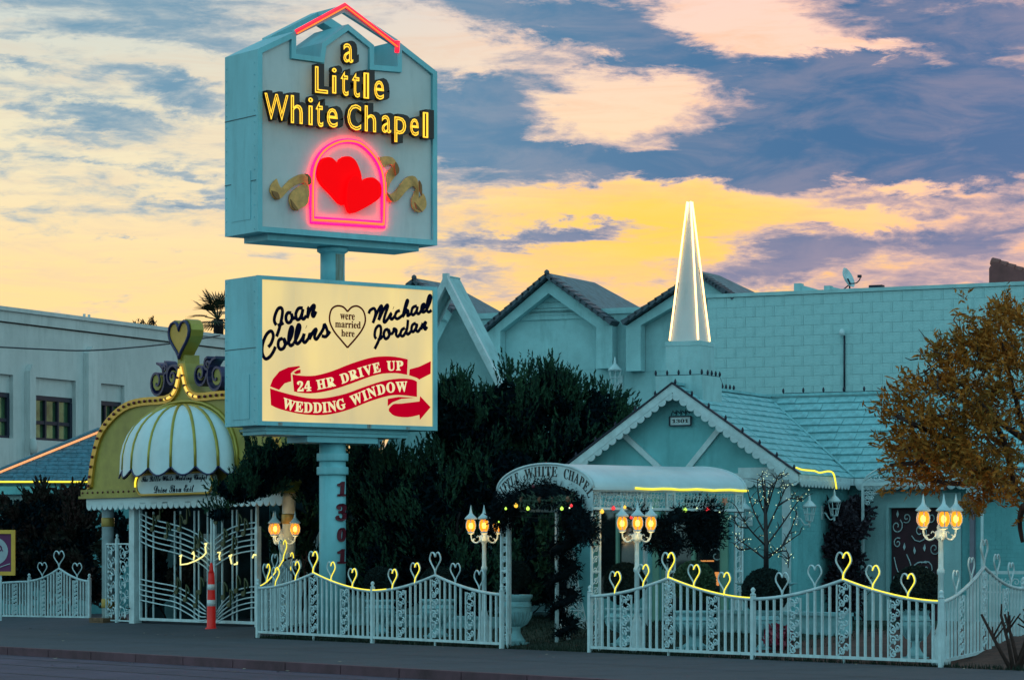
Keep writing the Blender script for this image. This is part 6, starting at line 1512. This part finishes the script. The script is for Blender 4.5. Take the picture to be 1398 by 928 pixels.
for k in range(22): a = k*1.05; pp.append(CW_(.35*math.sin(a)*.6+.02, 1.38+.14*math.cos(a), 1.95-k*.082))
garland('garland', 'dark garland spiralling down the inner post left of the wire tower', [CW_(.75, .9, Z0-.4), CW_(.5, 1.1, Z0-.6), CW_(.6, 1.3, 2.0)]+pp, lambda t: .24-.12*t, 900)
pp = [CW_(CWd+.02+.12*math.sin(k*1.2), 1.72+.16*math.cos(k*1.2), Z0-.35-k*.095) for k in range(10)]
garland('garland', 'dark garland wound down the middle canopy post', pp, .15, 420)
# swagged garland under the right frieze and a wreath
def ring(cx, cy, cz, r, n=12): return [CW_(cx, cy+r*math.cos(t), cz+r*math.sin(t)) for t in np.linspace(0, 2*PI, n)]
yw, zw = at_px_on_x(cn, 890, 728, CWd+.02)
garland('garland', 'dark garland swag hanging between canopy lantern post and middle post', [CW_(CWd+.02, yw-.35, zw+.35), CW_(CWd+.02, yw-.1, zw+.0), CW_(CWd+.02, yw+.15, zw-.1), CW_(CWd+.02, yw+.35, zw+.2)], .20, 420)
yw, zw = at_px_on_x(cn, 959, 716, CWd-.1)
garland('wreath', 'big dark evergreen wreath hanging in the right bay of the canopy', [CW_(CWd-.1, yw+.24*math.cos(t), zw+.26*math.sin(t)) for t in np.linspace(0, 2*PI, 12)], .26, 900)
# baubles
bt = thing('string_of_baubles', 'string of red, green and yellow lit baubles under the entry arch', 'string lights', CW_(0, 0, Z0-.5), ST)
def bauble(px, py, m, r, y=-.08, plane='y', t=bt):
    if plane == 'y': x, z = PT(cn, px, py, y); p = CW_(x, y, z)
    else: yy, z = at_px_on_x(cn, px, py, CWd+.04); p = CW_(CWd+.04, yy, z)
    q = mw(t).inverted() @ p; mb = MB(); mb.ball((0, 0, 0), r, 10, 7); mb.lathe([(r*.3, r*.9), (r*.3, r*1.25), (.002, r*1.3)], 6); mb.build('bauble', m, t, q)
for px, py, m, r in ((690.5, 694, bulbg, .022), (704.5, 690, bulbo, .036), (720.7, 694, bulbg, .032), (767, 694, bulbg, .030), (780, 690, bulbr, .026), (777.5, 693, bulbw, .014), (728, 664, darkred, .03), (681, 712, bulbg, .014)): bauble(px, py, m, r, -.28 if py > 680 else -.30)
mb = MB(); mb.tube([tuple(mw(bt).inverted() @ CW_(x, -.06, Z0-.40-.08*math.sin(PI*x/CWd))) for x in np.linspace(.05, CWd-.05, 12)], .006, 4); mb.build('cord', black, bt)
b2 = thing('string_of_baubles', 'string of small lit baubles under the canopy frieze on the right side', 'string lights', CW_(CWd, 0, Z0-.4), ST)
for px, py, m, r in ((822, 698, bulbo, .034), (837.5, 693.5, bulbr, .034), (862, 706, bulbr, .03), (853, 692, bulbo, .026), (890, 693, bulbw, .016), (935.5, 696, bulbg, .034), (951.5, 693.5, bulbw, .016), (966, 696, bulbr, .034), (982.5, 699, bulbw, .014)): bauble(px, py, m, r, plane='x', t=b2)
mb = MB(); mb.tube([tuple(mw(b2).inverted() @ CW_(CWd+.03, y, Z0-.37)) for y in np.linspace(.05, CD, 12)], .006, 4); mb.build('cord', black, b2)
y_, z_ = at_px_on_x(cn, 989, 684, CWd+.05)
mb = MB(); mb.prism([(.07*(1 if k % 2 else .45)*math.cos(k*PI/5+.3), .07*(1 if k % 2 else .45)*math.sin(k*PI/5+.3)) for k in range(10)], -.02, .02); o = mb.build('orange_bow', mat('orange_ribbon', (.7, .25, .15), .5), None, CW_(CWd+.06, y_, z_), ST+PI/2); tag(o, 'small orange bow at the right end of the canopy frieze', 'bow')
# christmas greens with gold cones under the arch
for px0, px1, lab in ((709, 740, 'pale frosted fir spray under the arch, left one'), (752, 778, 'pale frosted fir spray under the arch, right one')):
    x0_, z_ = PT(cn, px0, 682, -.22); x1_, _ = PT(cn, px1, 682, -.22); a = CW_(x0_, -.22, z_); b = CW_(x1_, -.22, z_)
    t = thing('fir_spray', lab, 'decoration', a, 0); n = 60; f = rng.random(n)[:, None]; c = np.array(b-a)[None]*f+rng.normal(0, .03, (n, 3)); fol('needles', mat('frosted_fir', (.10, .17, .12), .7, island=.7, col2=(.02, .05, .03)), t, sprays(c, unit(rng.normal(size=(n, 3))+np.array((0, 0, -.3))), .13, 8, .07, .015, .01, .5))
    mb = MB(); mb.ball(tuple((b-a)*.9), .04, 8, 6, 1.4); mb.ball(tuple((b-a)*.1), .035, 8, 6, 1.4); mb.build('fir_cone', mat('bronze_cone', (.3, .1, .05), .5), t)
# wire tower decoration
wx, wy = CW_(1.05, 3.15, 0).xy; wz = gz(wx, wy)
wy_ = 53.0; wx_ = (781-699)*wy_/FPX; wz = gz(wx_, wy_)
wt_ = thing('wire_tower', 'tapering white wire lattice tower standing inside the entry', 'ornament', (wx_, wy_, wz), .3)
H_ = CAMZ+(HZ-752)*wy_/FPX-wz; zb_ = .05
mb = MB(); lv = 8
def wr(t): return .20*(1-t)**1.5+.035
for a in range(4):
    ca, sa = ((1, 1), (1, -1), (-1, -1), (-1, 1))[a]; mb.tube([(ca*wr(i/lv), sa*wr(i/lv), H_*i/lv) for i in range(lv+1)], .013, 4)
    cb, sb2 = ((1, 1), (1, -1), (-1, -1), (-1, 1))[(a+1) % 4]
    for i in range(lv):
        r0, r1 = wr(i/lv), wr((i+1)/lv); mb.tube([(ca*r0, sa*r0, H_*i/lv), (cb*r1, sb2*r1, H_*(i+1)/lv)], .010, 4); mb.tube([(cb*r0, sb2*r0, H_*i/lv), (ca*r1, sa*r1, H_*(i+1)/lv)], .010, 4); mb.tube([(ca*r1, sa*r1, H_*(i+1)/lv), (cb*r1, sb2*r1, H_*(i+1)/lv)], .010, 4)
mb.tube([(0, 0, H_), (0, 0, H_+.1)], .008, 4); mb.build('wire_frame', white, wt_)

# ---------------------------------------------------------------- the rest of the street furniture
x, y = xq(288.5, 60.6), 60.6
dl = thing('traffic_delineator', 'red traffic delineator post with two white reflective bands before the music gate', 'bollard', (x, y, .08), 0)
H_ = (857-772)*60.6/FPX; k = 60.6/FPX
mb = MB(); mb.lathe([(.13, -.05), (.13, .02), (.105, .03), (6.2*k, .05), (5.9*k, H_*.33), (5.2*k, H_*.60), (4.5*k, H_*.80), (4.0*k, H_*.90)], 18); mb.lathe([(4.0*k, H_*.90), (2.5*k, H_*.96), (2.6*k, H_*1.0), (1.4*k, H_*1.06), (.4*k, H_*1.07)], 14); mb.build('body', redcone, dl)
for z0_, z1_ in ((.37, .47), (.63, .72)): mb = MB(); r_ = lambda q: (6.2-1.75*q)*k+.006; mb.lathe([(r_(z0_), H_*z0_), (r_(z1_), H_*z1_)], 18); mb.build('reflective_band', reflw, dl)
# framed sign at the left edge
fs = thing('framed_sign', 'gold framed plum poster with pale round emblem at the far left', 'sign', (xq(-20, 68), 68.0, .12), 0)
def FS(px, py): return PT(fs, px, py, 0)
a = FS(-62, 785); b = FS(21, 723); mb = MB(); f_ = .09
mb.box(a[0], b[0], -.05, .05, b[1]-f_, b[1]); mb.box(a[0], b[0], -.05, .05, a[1], a[1]+f_); mb.box(a[0], a[0]+f_, -.05, .05, a[1]+f_, b[1]-f_); mb.box(b[0]-f_, b[0], -.05, .05, a[1]+f_, b[1]-f_); mb.build('gold_frame', goldtrim, fs)
mb = MB(); mb.box(a[0]+f_, b[0]-f_, -.01, .02, a[1]+f_, b[1]-f_); mb.build('poster', mauve, fs)
c = FS(-8, 752); mb = MB(); rr = 19*68/FPX; mb.prism([(c[0]+rr*u, c[1]+rr*v_) for u, v_ in disc(1, 26)], -.016, -.011); em = mb.build('round_emblem', mat('silver_emblem', (.45, .5, .55), .5), fs)
mb = MB()
for s in range(3): mb.tube([(c[0]+u, -.02, c[1]+v_) for u, _, v_ in scroll_pts(.05*s, .04*s, .2-.05*s, 1.1, s*2.1, 1, 12)], .012, 4)
mb.build('emblem_flourish', mauve, em)
mb = MB(); p0, p1 = FS(-60, 779), FS(14, 772); mb.tube(smooth_path([(p0[0], -.02, p0[1]), ((p0[0]+p1[0])/2, -.02, p0[1]-.02), (p1[0], -.02, p1[1]+.05)], 4), .012, 4); mb.build('flourish_line', mat('silver_emblem', (.45, .5, .55)), fs)
mb = MB(); mb.bar((a[0]+.3, .0, -.1), (a[0]+.3, .0, a[1]), .07); mb.bar((b[0]-.35, .0, -.1), (b[0]-.35, .0, a[1]), .07); mb.build('leg', white, fs)
# hanging fern on the right
hx_, hy_ = W(1327, 690, 50).xy; hz_ = W(1327, 692, 50).z
hf_ = thing('hanging_fern', 'small orange brown hanging fern beside the side door', 'plant', (hx_, hy_, hz_), 0)
B = in_ell(160, (0, 0, 0), (.16, .16, .10)); fol('fronds', orangel, hf_, sprays(B, unit(B+np.array((0, 0, -.02))+rng.normal(0, .05, B.shape)), .12, 6, .06, .018, .01, .5)); mb = MB(); mb.tube([(0, 0, 0), (0, 0, 1.3)], .006, 4); mb.build('hanger', black, hf_)
# white railing bench behind the far right fence
rb_ = thing('white_railing', 'white filigree railing in front of the chapel wall at the far right', 'railing', (W(1345, 800, 48).x, 48.0, 0), BD)
mb = MB(); z0_ = W(0, 781, 48).z; mb.bar((0, 0, z0_), (2.2, 0, z0_), .05); mb.bar((0, 0, z0_-.32), (2.2, 0, z0_-.32), .03); [mb.bar((q, 0, .0), (q, 0, z0_), .05) for q in (0, 1.1, 2.2)]; mb.build('rail', white, rb_)
for q in range(4): mb = MB(); [mb.tube([(q*.55+.1+j*.14+u, 0, v_) for u, _, v_ in scroll_pts(0, z0_-.16, .07, 1.2, j+q, (-1)**j, 8)], .010, 4) for j in range(4)]; mb.build('filigree_panel', white, rb_)
bpy.data.scenes.remove(tmp_scene)
